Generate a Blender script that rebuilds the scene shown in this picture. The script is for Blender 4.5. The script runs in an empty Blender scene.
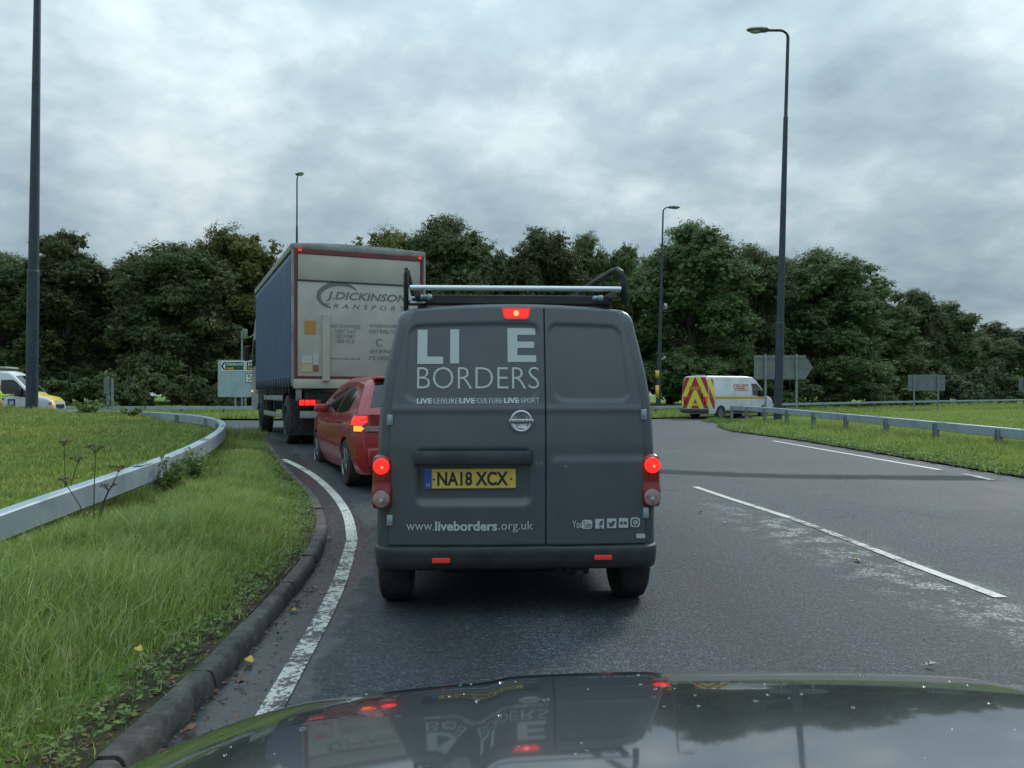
import bpy, bmesh, math, random
import numpy as np
from mathutils import Vector, Matrix

random.seed(7); rng = np.random.default_rng(11)
R = math.radians
scene = bpy.context.scene
col = scene.collection

# ------------------------------------------------------------------ camera
CAM_H = 1.32; F = 800.0; HY = 395.0
cd = bpy.data.cameras.new('camera'); cam = bpy.data.objects.new('camera', cd); col.objects.link(cam)
cam.location = (0, 0, CAM_H); cam.rotation_euler = (R(90), 0, 0)
cd.sensor_width = 36; cd.lens = F / 1024 * 36; cd.shift_y = 11 / 1024
cd.clip_start = .05; cd.clip_end = 3000
scene.camera = cam

# ------------------------------------------------------------------ light
SUN_EL, SUN_AZ = 38, 35          # azimuth: degrees right of straight ahead
world = bpy.data.worlds.new('World'); scene.world = world; world.use_nodes = True
wt = world.node_tree; wt.nodes.clear()
def N(t, typ, **kw):
    n = t.nodes.new(typ)
    for k, v in kw.items(): setattr(n, k, v)
    return n
def math_n(t, op, a, b=None, c=None):
    n = N(t, 'ShaderNodeMath', operation=op)
    for i, v in enumerate((a, b, c)):
        if v is None: continue
        if isinstance(v, (int, float)): n.inputs[i].default_value = v
        else: t.links.new(v, n.inputs[i])
    return n.outputs[0]
def ramp(t, fac, stops):
    n = N(t, 'ShaderNodeValToRGB'); t.links.new(fac, n.inputs[0])
    e = n.color_ramp.elements
    while len(e) < len(stops): e.new(.5)
    for el, (p, c) in zip(e, stops):
        el.position = p; el.color = (c, c, c, 1) if isinstance(c, (int, float)) else (*c, 1)
    return n.outputs[0]
def mix(t, fac, a, b, mode='MIX'):
    n = N(t, 'ShaderNodeMix', data_type='RGBA', blend_type=mode)
    if isinstance(fac, (int, float)): n.inputs[0].default_value = fac
    else: t.links.new(fac, n.inputs[0])
    for s, v in ((6, a), (7, b)):
        if isinstance(v, tuple): n.inputs[s].default_value = (*v, 1)
        else: t.links.new(v, n.inputs[s])
    return n.outputs[2]
def noise(t, vec, scale, detail=4, rough=.55, out=0, dist=0, lac=2.0):
    n = N(t, 'ShaderNodeTexNoise'); n.inputs['Scale'].default_value = scale
    n.inputs['Detail'].default_value = detail; n.inputs['Roughness'].default_value = rough
    n.inputs['Distortion'].default_value = dist
    if vec is not None: t.links.new(vec, n.inputs['Vector'])
    return n.outputs[out]

tc = N(wt, 'ShaderNodeTexCoord'); sep = N(wt, 'ShaderNodeSeparateXYZ'); wt.links.new(tc.outputs['Generated'], sep.inputs[0])
zc = math_n(wt, 'MAXIMUM', sep.outputs[2], 0.0)
den = math_n(wt, 'ADD', zc, .36)
cb = N(wt, 'ShaderNodeCombineXYZ')
wt.links.new(math_n(wt, 'DIVIDE', sep.outputs[0], den), cb.inputs[0])
wt.links.new(math_n(wt, 'DIVIDE', sep.outputs[1], den), cb.inputs[1])
cb.inputs[2].default_value = 3.7
uv = cb.outputs[0]
sky = N(wt, 'ShaderNodeTexSky', sky_type='NISHITA'); sky.sun_disc = False
sky.sun_elevation = R(SUN_EL); sky.sun_rotation = R(SUN_AZ)
n_big = noise(wt, uv, 1.1, 3, .5, dist=.15)
n_mid = noise(wt, uv, 3.6, 8, .55, dist=.12)
n_det = noise(wt, uv, 12, 6, .55)
shade = math_n(wt, 'ADD', math_n(wt, 'MULTIPLY', n_big, .36), math_n(wt, 'ADD', math_n(wt, 'MULTIPLY', n_mid, .52), math_n(wt, 'MULTIPLY', n_det, .14)))
def blob(az, elv, w):
    a_, e_ = R(az), R(elv); n = N(wt, 'ShaderNodeVectorMath', operation='DISTANCE'); wt.links.new(tc.outputs['Generated'], n.inputs[0])
    n.inputs[1].default_value = (math.sin(a_) * math.cos(e_), math.cos(a_) * math.cos(e_), math.sin(e_)); q = math_n(wt, 'DIVIDE', n.outputs['Value'], w)
    return math_n(wt, 'EXPONENT', math_n(wt, 'MULTIPLY', math_n(wt, 'MULTIPLY', q, q), -1.0))
for az_, el_, w_, k_ in ((23, 19, .16, -.055), (33, 21, .09, .10), (24, 11.5, .08, .055), (-12, 14, .16, .03), (30, 7, .07, -.05), (-30, 24, .14, -.02), (2, 20, .2, .015), (-28, 12, .1, .01)):
    shade = math_n(wt, 'ADD', shade, math_n(wt, 'MULTIPLY', blob(az_, el_, w_), k_))
cloud = ramp(wt, shade, [(.40, (1.8, 2.4, 2.9)), (.465, (2.3, 3.0, 3.5)), (.545, (2.9, 3.7, 4.1)), (.66, (4.5, 5.25, 5.4))])
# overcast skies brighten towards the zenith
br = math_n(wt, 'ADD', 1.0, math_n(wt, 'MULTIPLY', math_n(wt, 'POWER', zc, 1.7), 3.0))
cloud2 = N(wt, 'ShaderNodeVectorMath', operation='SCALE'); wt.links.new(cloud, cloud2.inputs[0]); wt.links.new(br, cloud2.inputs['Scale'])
gap = ramp(wt, noise(wt, uv, .62, 5, .5, dist=.3), [(.60, 0), (.72, .55)])
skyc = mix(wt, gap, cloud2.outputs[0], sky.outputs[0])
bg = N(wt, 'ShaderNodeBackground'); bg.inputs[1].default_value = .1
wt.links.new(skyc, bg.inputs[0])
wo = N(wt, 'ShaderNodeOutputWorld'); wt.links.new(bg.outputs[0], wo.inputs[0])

sd = bpy.data.lights.new('sun', 'SUN'); sd.energy = 1.3; sd.angle = R(14); sd.color = (1, .96, .9)
sun = bpy.data.objects.new('sun', sd); col.objects.link(sun)
a = R(SUN_AZ); el = R(SUN_EL)
dirv = Vector((math.sin(a) * math.cos(el), math.cos(a) * math.cos(el), math.sin(el)))
sun.rotation_euler = dirv.to_track_quat('Z', 'Y').to_euler()

vs = scene.view_settings
vs.view_transform = 'Standard'; vs.look = 'None'; vs.exposure = 0.34; vs.gamma = 1; vs.use_curve_mapping = False

# ------------------------------------------------------------------ materials
def mat(name, color=(.5, .5, .5), rough=.6, metal=0, emit=None, es=1, coat=0, spec=.5, trans=0):
    m = bpy.data.materials.new(name); m.use_nodes = True
    p = m.node_tree.nodes['Principled BSDF']
    p.inputs['Base Color'].default_value = (*color, 1); p.inputs['Roughness'].default_value = rough
    p.inputs['Metallic'].default_value = metal; p.inputs['Specular IOR Level'].default_value = spec
    p.inputs['Coat Weight'].default_value = coat
    if emit: p.inputs['Emission Color'].default_value = (*emit, 1); p.inputs['Emission Strength'].default_value = es
    if trans: p.inputs['Transmission Weight'].default_value = trans
    return m
def vary(m, c2, scale=3, lo=.4, hi=.65, detail=5, rough2=None, bump=0, coord='Object', rough_noise=0.6, bscale=None):
    """blend the base colour towards c2 by a noise; optional bump"""
    t = m.node_tree; p = t.nodes['Principled BSDF']; c1 = tuple(p.inputs['Base Color'].default_value[:3])
    tcn = N(t, 'ShaderNodeTexCoord'); v = tcn.outputs[coord]
    nz = noise(t, v, scale, detail, rough_noise)
    fac = ramp(t, nz, [(lo, 0), (hi, 1)])
    t.links.new(mix(t, fac, c1, c2), p.inputs['Base Color'])
    if rough2 is not None:
        r0 = p.inputs['Roughness'].default_value
        t.links.new(ramp(t, nz, [(lo, r0), (hi, rough2)]), p.inputs['Roughness'])
    if bump:
        b = N(t, 'ShaderNodeBump'); b.inputs['Strength'].default_value = bump; b.inputs['Distance'].default_value = .01
        t.links.new(noise(t, v, bscale or scale * 4, 4, .6), b.inputs['Height']); t.links.new(b.outputs[0], p.inputs['Normal'])
    return m

M = {}
M['van_paint'] = vary(mat('van_paint', (.052, .067, .078), .38, coat=.3), (.068, .082, .090), 1.6, .35, .7, rough2=.5)
M['van_trim'] = vary(mat('van_trim', (.022, .026, .03), .6), (.04, .044, .048), 6)
M['black'] = mat('black', (.012, .013, .015), .6)
M['rubber'] = vary(mat('rubber', (.014, .015, .016), .8), (.04, .038, .035), 9)
M['rim'] = vary(mat('rim', (.30, .31, .32), .4, metal=.7), (.12, .12, .12), 8)
M['steel'] = vary(mat('galvanised_steel', (.31, .385, .44), .5, metal=.25), (.22, .275, .31), 2.2, .4, .7, bump=.1)
M['bar'] = mat('polished_bar', (.62, .68, .72), .3, metal=.5)
M['vinyl'] = mat('vinyl', (.42, .48, .47), .5)
M['red_lit'] = mat('red_lit', (.5, .01, .01), .3, emit=(1, .020, .012), es=1.15)
M['red_glow'] = mat('red_glow', (.4, .01, .01), .25, emit=(1, .02, .01), es=.35, coat=.3)
M['red_core'] = mat('red_core', (.6, .1, .05), .3, emit=(1, .16, .07), es=2.6)
M['amber_lit'] = mat('amber_lit', (.6, .2, .02), .3, emit=(1, .36, .03), es=1.0)
M['red_lens'] = mat('red_lens', (.20, .012, .014), .2, coat=.4)
M['clear_lens'] = vary(mat('clear_lens', (.36, .22, .22), .15, coat=.5), (.2, .16, .16), 30)
M['reflector'] = mat('reflector', (.45, .03, .03), .3, emit=(1, .05, .04), es=.12)
M['glass_dark'] = mat('dark_glass', (.012, .016, .018), .06, coat=.3)
M['white_paint'] = vary(mat('white_paint', (.60, .63, .64), .35, coat=.3), (.46, .48, .47), 1.5, .45, .75)
M['red_paint'] = vary(mat('red_paint', (.31, .014, .022), .28, coat=.6), (.22, .018, .024), 2.5, .4, .7)
M['yellow_plate'] = vary(mat('yellow_plate', (.62, .43, .08), .45), (.50, .36, .08), 12)
M['ink'] = mat('ink', (.012, .012, .014), .5)
M['blue'] = mat('blue', (.02, .06, .30), .45)
M['chrome'] = mat('chrome', (.55, .58, .6), .2, metal=.9)
M['blue_curtain'] = vary(mat('blue_curtain', (.020, .056, .155), .5), (.035, .07, .145), 1.3, .35, .7, bump=.15, bscale=3)
M['dirty_cream'] = vary(mat('dirty_cream', (.43, .43, .375), .6), (.33, .33, .285), 1.2, .35, .7)
M['lift_panel'] = vary(mat('lift_panel', (.43, .435, .40), .6), (.32, .32, .29), 1.6, .35, .72)
M['frame_red'] = vary(mat('frame_red', (.19, .025, .03), .5), (.12, .03, .03), 4)
M['truck_grey'] = vary(mat('truck_grey', (.27, .28, .27), .55), (.16, .165, .16), 3)
M['dark_metal'] = vary(mat('dark_metal', (.03, .032, .035), .65), (.06, .055, .05), 5)
M['logo_grey'] = mat('logo_grey', (.14, .15, .155), .6)
M['text_grey'] = mat('text_grey', (.17, .175, .165), .6)
M['orange_tape'] = mat('orange_tape', (.42, .20, .05), .5)
M['label_white'] = mat('label_white', (.42, .43, .41), .5)
M['label_brown'] = mat('label_brown', (.22, .09, .05), .5)
M['label_cream'] = mat('label_cream', (.42, .36, .22), .5)
M['post_grey'] = vary(mat('lamp_post_grey', (.038, .052, .078), .5, metal=.2), (.026, .036, .052), 4)
M['sign_back'] = vary(mat('sign_back', (.17, .20, .20), .5, metal=.2), (.12, .145, .14), 2)
M['sign_face'] = vary(mat('sign_face', (.32, .42, .46), .5), (.26, .35, .38), 1.5)
M['sign_green'] = mat('sign_green', (.004, .075, .045), .5)
M['sign_white'] = mat('sign_white', (.62, .66, .64), .5)
M['sign_yellow'] = mat('sign_yellow', (.55, .38, .03), .5)
M['post_galv'] = vary(mat('post_galv', (.24, .28, .28), .5, metal=.2), (.17, .2, .2), 5)
M['yellow_paint'] = mat('yellow_paint', (.70, .47, .02), .35, coat=.3)
M['hivis'] = vary(mat('hivis', (.48, .72, .04), .7), (.38, .58, .04), 20)
M['orange_cloth'] = mat('orange_cloth', (.5, .08, .03), .8)
M['skin'] = mat('skin', (.42, .24, .17), .6)
M['hair'] = mat('hair', (.03, .02, .015), .8)
M['dark_cloth'] = mat('dark_cloth', (.02, .022, .03), .9)

def island_mat(name, stops, patch=None, trans=.25, rough=.6, scale=.35, spec=.25):
    """leaf / blade material: colour by random-per-island, large patches by object noise"""
    m = mat(name, (1, 1, 1), rough, spec=spec); t = m.node_tree; p = t.nodes['Principled BSDF']
    g = N(t, 'ShaderNodeNewGeometry')
    c = ramp(t, g.outputs['Random Per Island'], stops)
    if patch:
        tcn = N(t, 'ShaderNodeTexCoord')
        c = mix(t, ramp(t, noise(t, tcn.outputs['Object'], scale, 3, .6), [(.38, 0), (.68, 1)]), c, mix(t, 1.0, c, patch, 'MULTIPLY'))
    oi = N(t, 'ShaderNodeObjectInfo'); hs = N(t, 'ShaderNodeHueSaturation')
    t.links.new(c, hs.inputs['Color'])
    t.links.new(math_n(t, 'ADD', .74, math_n(t, 'MULTIPLY', oi.outputs['Random'], .56)), hs.inputs['Value'])
    t.links.new(math_n(t, 'ADD', .485, math_n(t, 'MULTIPLY', oi.outputs['Random'], .03)), hs.inputs['Hue'])
    t.links.new(hs.outputs[0], p.inputs['Base Color'])
    if trans:
        tr = N(t, 'ShaderNodeBsdfTranslucent'); t.links.new(hs.outputs[0], tr.inputs[0])
        mx = N(t, 'ShaderNodeMixShader'); mx.inputs[0].default_value = trans
        t.links.new(p.outputs[0], mx.inputs[1]); t.links.new(tr.outputs[0], mx.inputs[2])
        t.links.new(mx.outputs[0], t.nodes['Material Output'].inputs[0])
    return m
M['leaf'] = island_mat('leaf', [(0, (.060, .098, .038)), (.5, (.100, .146, .052)), (1, (.148, .196, .070))], (.85, .8, .9), trans=.3)
M['leaf_gold'] = island_mat('leaf_gold', [(0, (.085, .105, .026)), (.5, (.14, .165, .04)), (1, (.21, .225, .065))], (.8, .8, .9), trans=.3)
M['leaf_pale'] = island_mat('leaf_pale', [(0, (.06, .085, .045)), (.5, (.10, .135, .06)), (1, (.15, .19, .085))], (.8, .85, .9), trans=.2)
M['bark'] = vary(mat('bark', (.055, .045, .035), .9), (.03, .026, .022), 4, bump=.5)
M['grass_long'] = island_mat('grass_long', [(0, (.13, .21, .045)), (.45, (.235, .335, .07)), (.76, (.33, .42, .11)), (.90, (.46, .47, .20)), (1, (.58, .54, .33))], (.74, .82, .9), trans=.38, scale=1.1, rough=.5)
M['grass_lawn'] = island_mat('grass_lawn', [(0, (.16, .22, .050)), (.5, (.265, .325, .075)), (1, (.42, .42, .15))], (.74, .86, .9), trans=.35, scale=.5)
M['weed'] = island_mat('weed', [(0, (.075, .13, .036)), (.5, (.135, .21, .055)), (1, (.20, .27, .08))], trans=.3)
M['weed_dry'] = mat('dry_stem', (.07, .045, .03), .9)
def leafcolor(name, c): return vary(mat(name, c, .5), (c[0] * .5, c[1] * .45, c[2] * .6), 30)
M['leaf_yellow'] = leafcolor('fallen_yellow', (.48, .33, .04)); M['leaf_brown'] = leafcolor('fallen_brown', (.16, .07, .035))

def ground_mat():
    m = mat('turf', (.08, .12, .03), .9, spec=.15); t = m.node_tree; p = t.nodes['Principled BSDF']
    tcn = N(t, 'ShaderNodeTexCoord'); v = tcn.outputs['Object']
    a1 = ramp(t, noise(t, v, .22, 6, .65), [(.35, (.07, .13, .020)), (.5, (.11, .18, .028)), (.66, (.16, .22, .04))])
    a2 = ramp(t, noise(t, v, 7, 6, .7), [(.3, .45), (.7, 1.35)])
    c = mix(t, 1.0, a1, a2, 'MULTIPLY')
    # bare earth and leaf litter beside the kerb (attribute bare)
    at = N(t, 'ShaderNodeAttribute', attribute_name='bare')
    soil = ramp(t, noise(t, v, 9, 6, .7), [(.3, (.022, .019, .013)), (.55, (.05, .043, .026)), (.75, (.10, .075, .035))])
    f = math_n(t, 'ADD', at.outputs['Fac'], math_n(t, 'MULTIPLY', math_n(t, 'SUBTRACT', noise(t, v, 3.5, 5, .6), .5), .9))
    c = mix(t, ramp(t, f, [(.40, 0), (.62, 1)]), c, soil)
    t.links.new(c, p.inputs['Base Color'])
    b = N(t, 'ShaderNodeBump'); b.inputs['Strength'].default_value = .8; b.inputs['Distance'].default_value = .04
    t.links.new(noise(t, v, 14, 5, .7), b.inputs['Height']); t.links.new(b.outputs[0], p.inputs['Normal'])
    return m
M['turf'] = ground_mat()

def gauss_box(t, v, axis, c, w):
    s = N(t, 'ShaderNodeSeparateXYZ'); t.links.new(v, s.inputs[0])
    return math_n(t, 'DIVIDE', math_n(t, 'ABSOLUTE', math_n(t, 'SUBTRACT', s.outputs[axis], c)), w)
def road_mat():
    m = mat('asphalt', (.05, .05, .05),   .6, spec=.30); t = m.node_tree; p = t.nodes['Principled BSDF']
    tcn = N(t, 'ShaderNodeTexCoord'); v = tcn.outputs['Object']
    big = noise(t, v, .35, 5, .6)
    mp = N(t, 'ShaderNodeMapping'); mp.inputs['Scale'].default_value = (2.2, .25, 1); t.links.new(v, mp.inputs[0])
    streak = noise(t, mp.outputs[0], 1.0, 5, .6)
    base = ramp(t, math_n(t, 'ADD', math_n(t, 'MULTIPLY', big, .5), math_n(t, 'MULTIPLY', streak, .5)),
                [(.36, (.028, .036, .041)), (.5, (.045, .056, .062)), (.64, (.070, .083, .090))])
    vo = N(t, 'ShaderNodeTexVoronoi'); vo.inputs['Scale'].default_value = 130; t.links.new(v, vo.inputs['Vector'])
    sepc = N(t, 'ShaderNodeSeparateColor'); t.links.new(vo.outputs['Color'], sepc.inputs[0])
    speck = ramp(t, sepc.outputs[0], [(0, .55), (.6, .92), (.86, 1.25), (.97, 2.6)])
    c = mix(t, 1.0, base, speck, 'MULTIPLY')
    grit = noise(t, v, 26, 5, .75)
    c = mix(t, 1.0, c, ramp(t, grit, [(.3, .55), (.7, 1.5)]), 'MULTIPLY')
    s = N(t, 'ShaderNodeSeparateXYZ'); t.links.new(v, s.inputs[0])
    X, Y = s.outputs[0], s.outputs[1]
    # patched trench across the lane
    wob = math_n(t, 'MULTIPLY', math_n(t, 'SUBTRACT', noise(t, v, 1.8, 6, .7), .5), .55)
    dy = math_n(t, 'ABSOLUTE', math_n(t, 'SUBTRACT', math_n(t, 'ADD', Y, math_n(t, 'ADD', wob, math_n(t, 'MULTIPLY', X, .10))), 13.4))
    dx = math_n(t, 'ABSOLUTE', math_n(t, 'SUBTRACT', X, 4.6))
    trench = math_n(t, 'MULTIPLY', ramp(t, dy, [(.24, 1), (.46, 0)]), ramp(t, math_n(t, 'DIVIDE', dx, 4), [(.70, 1), (.76, 0)]))
    c = mix(t, math_n(t, 'MULTIPLY', trench, .8), c, (.022, .024, .025))
    # broken, fretted surface with pale grit along the centre joint
    cl = math_n(t, 'ADD', X, math_n(t, 'MULTIPLY', math_n(t, 'SUBTRACT', Y, 5.2), .088))
    dj = math_n(t, 'ABSOLUTE', math_n(t, 'SUBTRACT', cl, 2.93))
    wy = ramp(t, math_n(t, 'DIVIDE', math_n(t, 'ABSOLUTE', math_n(t, 'SUBTRACT', Y, 6.6)), 5), [(.30, 1), (.75, 0)])
    wx = ramp(t, dj, [(.05, 1), (.55, 0)])
    joint = math_n(t, 'MULTIPLY', math_n(t, 'MULTIPLY', wy, wx), ramp(t, noise(t, v, 3.5, 7, .75), [(.49, 0), (.57, 1)]))
    joint = math_n(t, 'MULTIPLY', joint, ramp(t, noise(t, v, 38, 3, .7), [(.47, .02), (.56, 1)]))
    c = mix(t, math_n(t, 'MULTIPLY', joint, .9), c, (.48, .48, .44))
    ck = N(t, 'ShaderNodeTexVoronoi', feature='DISTANCE_TO_EDGE'); ck.inputs['Scale'].default_value = .42
    wv = N(t, 'ShaderNodeVectorMath', operation='ADD'); t.links.new(v, wv.inputs[0]); t.links.new(noise(t, v, 1.7, 6, .65, out=1), wv.inputs[1]); t.links.new(wv.outputs[0], ck.inputs['Vector'])
    crack = math_n(t, 'MULTIPLY', ramp(t, ck.outputs['Distance'], [(.0, 1), (.012, 0)]), ramp(t, noise(t, v, .8, 3, .6), [(.50, 0), (.60, .7)]))
    c = mix(t, crack, c, (.012, .013, .014))
    trk = math_n(t, 'ABSOLUTE', math_n(t, 'SUBTRACT', math_n(t, 'ABSOLUTE', math_n(t, 'SUBTRACT', X, .55)), .85))
    c = mix(t, math_n(t, 'MULTIPLY', ramp(t, trk, [(.1, 1), (.42, 0)]), .28), c, (.022, .025, .028))
    at = N(t, 'ShaderNodeAttribute', attribute_name='gutter')
    gut = ramp(t, math_n(t, 'ADD', at.outputs['Fac'], math_n(t, 'MULTIPLY', math_n(t, 'SUBTRACT', noise(t, v, 3.2, 5, .6), .5), 1.0)), [(.42, 0), (.58, 1)])
    dirt = ramp(t, noise(t, v, 12, 6, .7), [(.35, (.020, .020, .020)), (.55, (.045, .043, .040)), (.72, (.10, .095, .08))])
    c = mix(t, math_n(t, 'MULTIPLY', at.outputs['Fac'], .7), c, dirt)
    t.links.new(c, p.inputs['Base Color'])
    wet = ramp(t, math_n(t, 'ADD', math_n(t, 'MULTIPLY', big, .6), math_n(t, 'MULTIPLY', streak, .4)), [(.36, .55), (.62, .75)])
    rg = mix(t, gut, mix(t, math_n(t, 'MULTIPLY', trench, .8), wet, (.95, .95, .95)), (.34, .34, .34))
    t.links.new(rg, p.inputs['Roughness'])
    b = N(t, 'ShaderNodeBump'); b.inputs['Distance'].default_value = .006
    t.links.new(math_n(t, 'SUBTRACT', .85, math_n(t, 'MULTIPLY', gut, .8)), b.inputs['Strength'])
    hh = math_n(t, 'ADD', vo.outputs['Distance'], grit)
    t.links.new(hh, b.inputs['Height']); t.links.new(b.outputs[0], p.inputs['Normal'])
    return m
M['asphalt'] = road_mat()
def paint_mat(name, wear_lo, wear_hi):
    m = mat(name, (.5, .5, .46), .6); t = m.node_tree; p = t.nodes['Principled BSDF']
    tcn = N(t, 'ShaderNodeTexCoord'); v = tcn.outputs['Object']
    w = math_n(t, 'ADD', math_n(t, 'MULTIPLY', noise(t, v, 4, 5, .7), .5), math_n(t, 'MULTIPLY', noise(t, v, 30, 4, .7), .5))
    c = mix(t, ramp(t, w, [(wear_lo, 0), (wear_hi, 1)]), ramp(t, noise(t, v, 8, 4), [(.3, (.40, .41, .37)), (.7, (.58, .58, .53))]), (.05, .053, .055))
    t.links.new(c, p.inputs['Base Color'])
    b = N(t, 'ShaderNodeBump'); b.inputs['Strength'].default_value = .5; b.inputs['Distance'].default_value = .005
    t.links.new(noise(t, v, 60, 4, .7), b.inputs['Height']); t.links.new(b.outputs[0], p.inputs['Normal'])
    return m
M['line_good'] = paint_mat('line_paint', .56, .66); M['line_worn'] = paint_mat('worn_line_paint', .47, .53); M['line_fair'] = paint_mat('fair_line_paint', .52, .60); M['line_ghost'] = paint_mat('faded_line_paint', .43, .52)
M['kerb'] = vary(mat('kerb_stone', (.030, .030, .028), .8), (.105, .098, .082), 7, .40, .66, detail=9, bump=1.0, bscale=30, rough_noise=.75)

# ------------------------------------------------------------------ mesh helpers
def tag(o, label=None, cat=None, group=None, kind=None):
    if label: o['label'] = label
    if cat: o['category'] = cat
    if group: o['group'] = group
    if kind: o['kind'] = kind
    return o
def empty(name, loc=(0, 0, 0), rz=0, label=None, cat=None, group=None):
    o = bpy.data.objects.new(name, None); col.objects.link(o); o.empty_display_size = .3
    o.location = loc; o.rotation_euler = (0, 0, rz)
    return tag(o, label, cat, group)
def link_mesh(name, me, m, parent=None, smooth=False):
    o = bpy.data.objects.new(name, me); col.objects.link(o)
    for mm in (m if isinstance(m, (list, tuple)) else [m]):
        me.materials.append(mm)
    if parent: o.parent = parent
    if smooth:
        me.polygons.foreach_set('use_smooth', [True] * len(me.polygons))
    return o
class B:
    def __init__(s): s.bm = bmesh.new()
    def _merge(s, t):
        me = bpy.data.meshes.new('tmp'); t.to_mesh(me); s.bm.from_mesh(me); bpy.data.meshes.remove(me); t.free()
    def box(s, c, size, bev=0, rot=None, seg=2):
        t = bmesh.new(); bmesh.ops.create_cube(t, size=1)
        bmesh.ops.scale(t, vec=size, verts=t.verts)
        if bev: bmesh.ops.bevel(t, geom=t.edges[:], offset=bev, segments=seg, affect='EDGES', profile=.5)
        if rot: bmesh.ops.rotate(t, cent=(0, 0, 0), matrix=rot, verts=t.verts)
        bmesh.ops.translate(t, vec=c, verts=t.verts); s._merge(t); return s
    def cyl(s, p0, p1, r0, r1=None, seg=16, cap=True):
        r1 = r0 if r1 is None else r1
        p0, p1 = Vector(p0), Vector(p1); d = p1 - p0
        t = bmesh.new(); bmesh.ops.create_cone(t, cap_ends=cap, segments=seg, radius1=r0, radius2=r1, depth=d.length)
        bmesh.ops.rotate(t, cent=(0, 0, 0), matrix=d.to_track_quat('Z', 'Y').to_matrix(), verts=t.verts)
        bmesh.ops.translate(t, vec=(p0 + p1) / 2, verts=t.verts); s._merge(t); return s
    def sph(s, c, r, scale=(1, 1, 1), seg=16):
        t = bmesh.new(); bmesh.ops.create_uvsphere(t, u_segments=seg, v_segments=seg // 2, radius=r)
        bmesh.ops.scale(t, vec=scale, verts=t.verts); bmesh.ops.translate(t, vec=c, verts=t.verts); s._merge(t); return s
    def tube(s, pts, r, seg=10):
        pts = [Vector(p) for p in pts]
        rings = []
        for i, p in enumerate(pts):
            d = (pts[min(i + 1, len(pts) - 1)] - pts[max(i - 1, 0)]).normalized()
            up = Vector((0, 0, 1)) if abs(d.z) < .9 else Vector((0, 1, 0))
            a = d.cross(up).normalized(); b = a.cross(d)
            rr = r[i] if isinstance(r, (list, tuple)) else r
            rings.append([s.bm.verts.new(p + (a * math.cos(k * 2 * math.pi / seg) + b * math.sin(k * 2 * math.pi / seg)) * rr) for k in range(seg)])
        for A, C in zip(rings, rings[1:]):
            for k in range(seg):
                s.bm.faces.new((A[k], A[(k + 1) % seg], C[(k + 1) % seg], C[k]))
        s.bm.faces.new(rings[0][::-1]); s.bm.faces.new(rings[-1]); return s
    def prism(s, pts, fn, d0, d1):
        """polygon pts (u,v) extruded between depth d0 and d1, fn(u,v,d)->xyz"""
        a = [s.bm.verts.new(fn(u, v, d0)) for u, v in pts]; b = [s.bm.verts.new(fn(u, v, d1)) for u, v in pts]
        s.bm.faces.new(a); s.bm.faces.new(b[::-1]); n = len(pts)
        for i in range(n): s.bm.faces.new((a[(i + 1) % n], a[i], b[i], b[(i + 1) % n]))
        return s
    def grid(s, fn, nu, nv, back=None):
        """surface fn(u,v); with back=(dx,dy,dz) a rim is turned in"""
        g = [[s.bm.verts.new(fn(i / nu, j / nv)) for i in range(nu + 1)] for j in range(nv + 1)]
        for j in range(nv):
            for i in range(nu): s.bm.faces.new((g[j][i], g[j][i + 1], g[j + 1][i + 1], g[j + 1][i]))
        if back:
            bd = Vector(back)
            loop = g[0][:] + [r[-1] for r in g[1:]] + g[-1][-2::-1] + [r[0] for r in g[-2:0:-1]]
            bk = [s.bm.verts.new(v.co + bd) for v in loop]; n = len(loop)
            for i in range(n): s.bm.faces.new((loop[(i + 1) % n], loop[i], bk[i], bk[(i + 1) % n]))
        return s
    def lathe(s, prof, axis='X', seg=28, c=(0, 0, 0)):
        """prof: (radius, offset along axis)"""
        rings = []
        for r, h in prof:
            ring = []
            for k in range(seg):
                a = 2 * math.pi * k / seg
                p = (h, r * math.cos(a), r * math.sin(a)) if axis == 'X' else (r * math.cos(a), h, r * math.sin(a)) if axis == 'Y' else (r * math.cos(a), r * math.sin(a), h)
                ring.append(s.bm.verts.new(Vector(p) + Vector(c)))
            rings.append(ring)
        for A, C in zip(rings, rings[1:]):
            for k in range(seg): s.bm.faces.new((A[k], A[(k + 1) % seg], C[(k + 1) % seg], C[k]))
        if prof[0][0] > 1e-4: s.bm.faces.new(rings[0][::-1])
        if prof[-1][0] > 1e-4: s.bm.faces.new(rings[-1])
        return s
    def build(s, name, m, parent=None, smooth=False, angle=None):
        bmesh.ops.recalc_face_normals(s.bm, faces=s.bm.faces)
        me = bpy.data.meshes.new(name); s.bm.to_mesh(me); s.bm.free()
        o = link_mesh(name, me, m, parent, smooth or angle is not None)
        if angle is not None:
            me.set_sharp_from_angle(angle=R(angle))
        return o
def np_mesh(name, verts, faces, m, parent=None, smooth=False):
    """faces: (N,k) int array"""
    me = bpy.data.meshes.new(name); k = faces.shape[1]
    me.vertices.add(len(verts)); me.vertices.foreach_set('co', verts.astype(np.float32).ravel())
    me.loops.add(faces.size); me.loops.foreach_set('vertex_index', faces.astype(np.int32).ravel())
    me.polygons.add(len(faces)); me.polygons.foreach_set('loop_start', np.arange(0, faces.size, k, dtype=np.int32))
    me.update(calc_edges=True)
    return link_mesh(name, me, m, parent, smooth)
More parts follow.
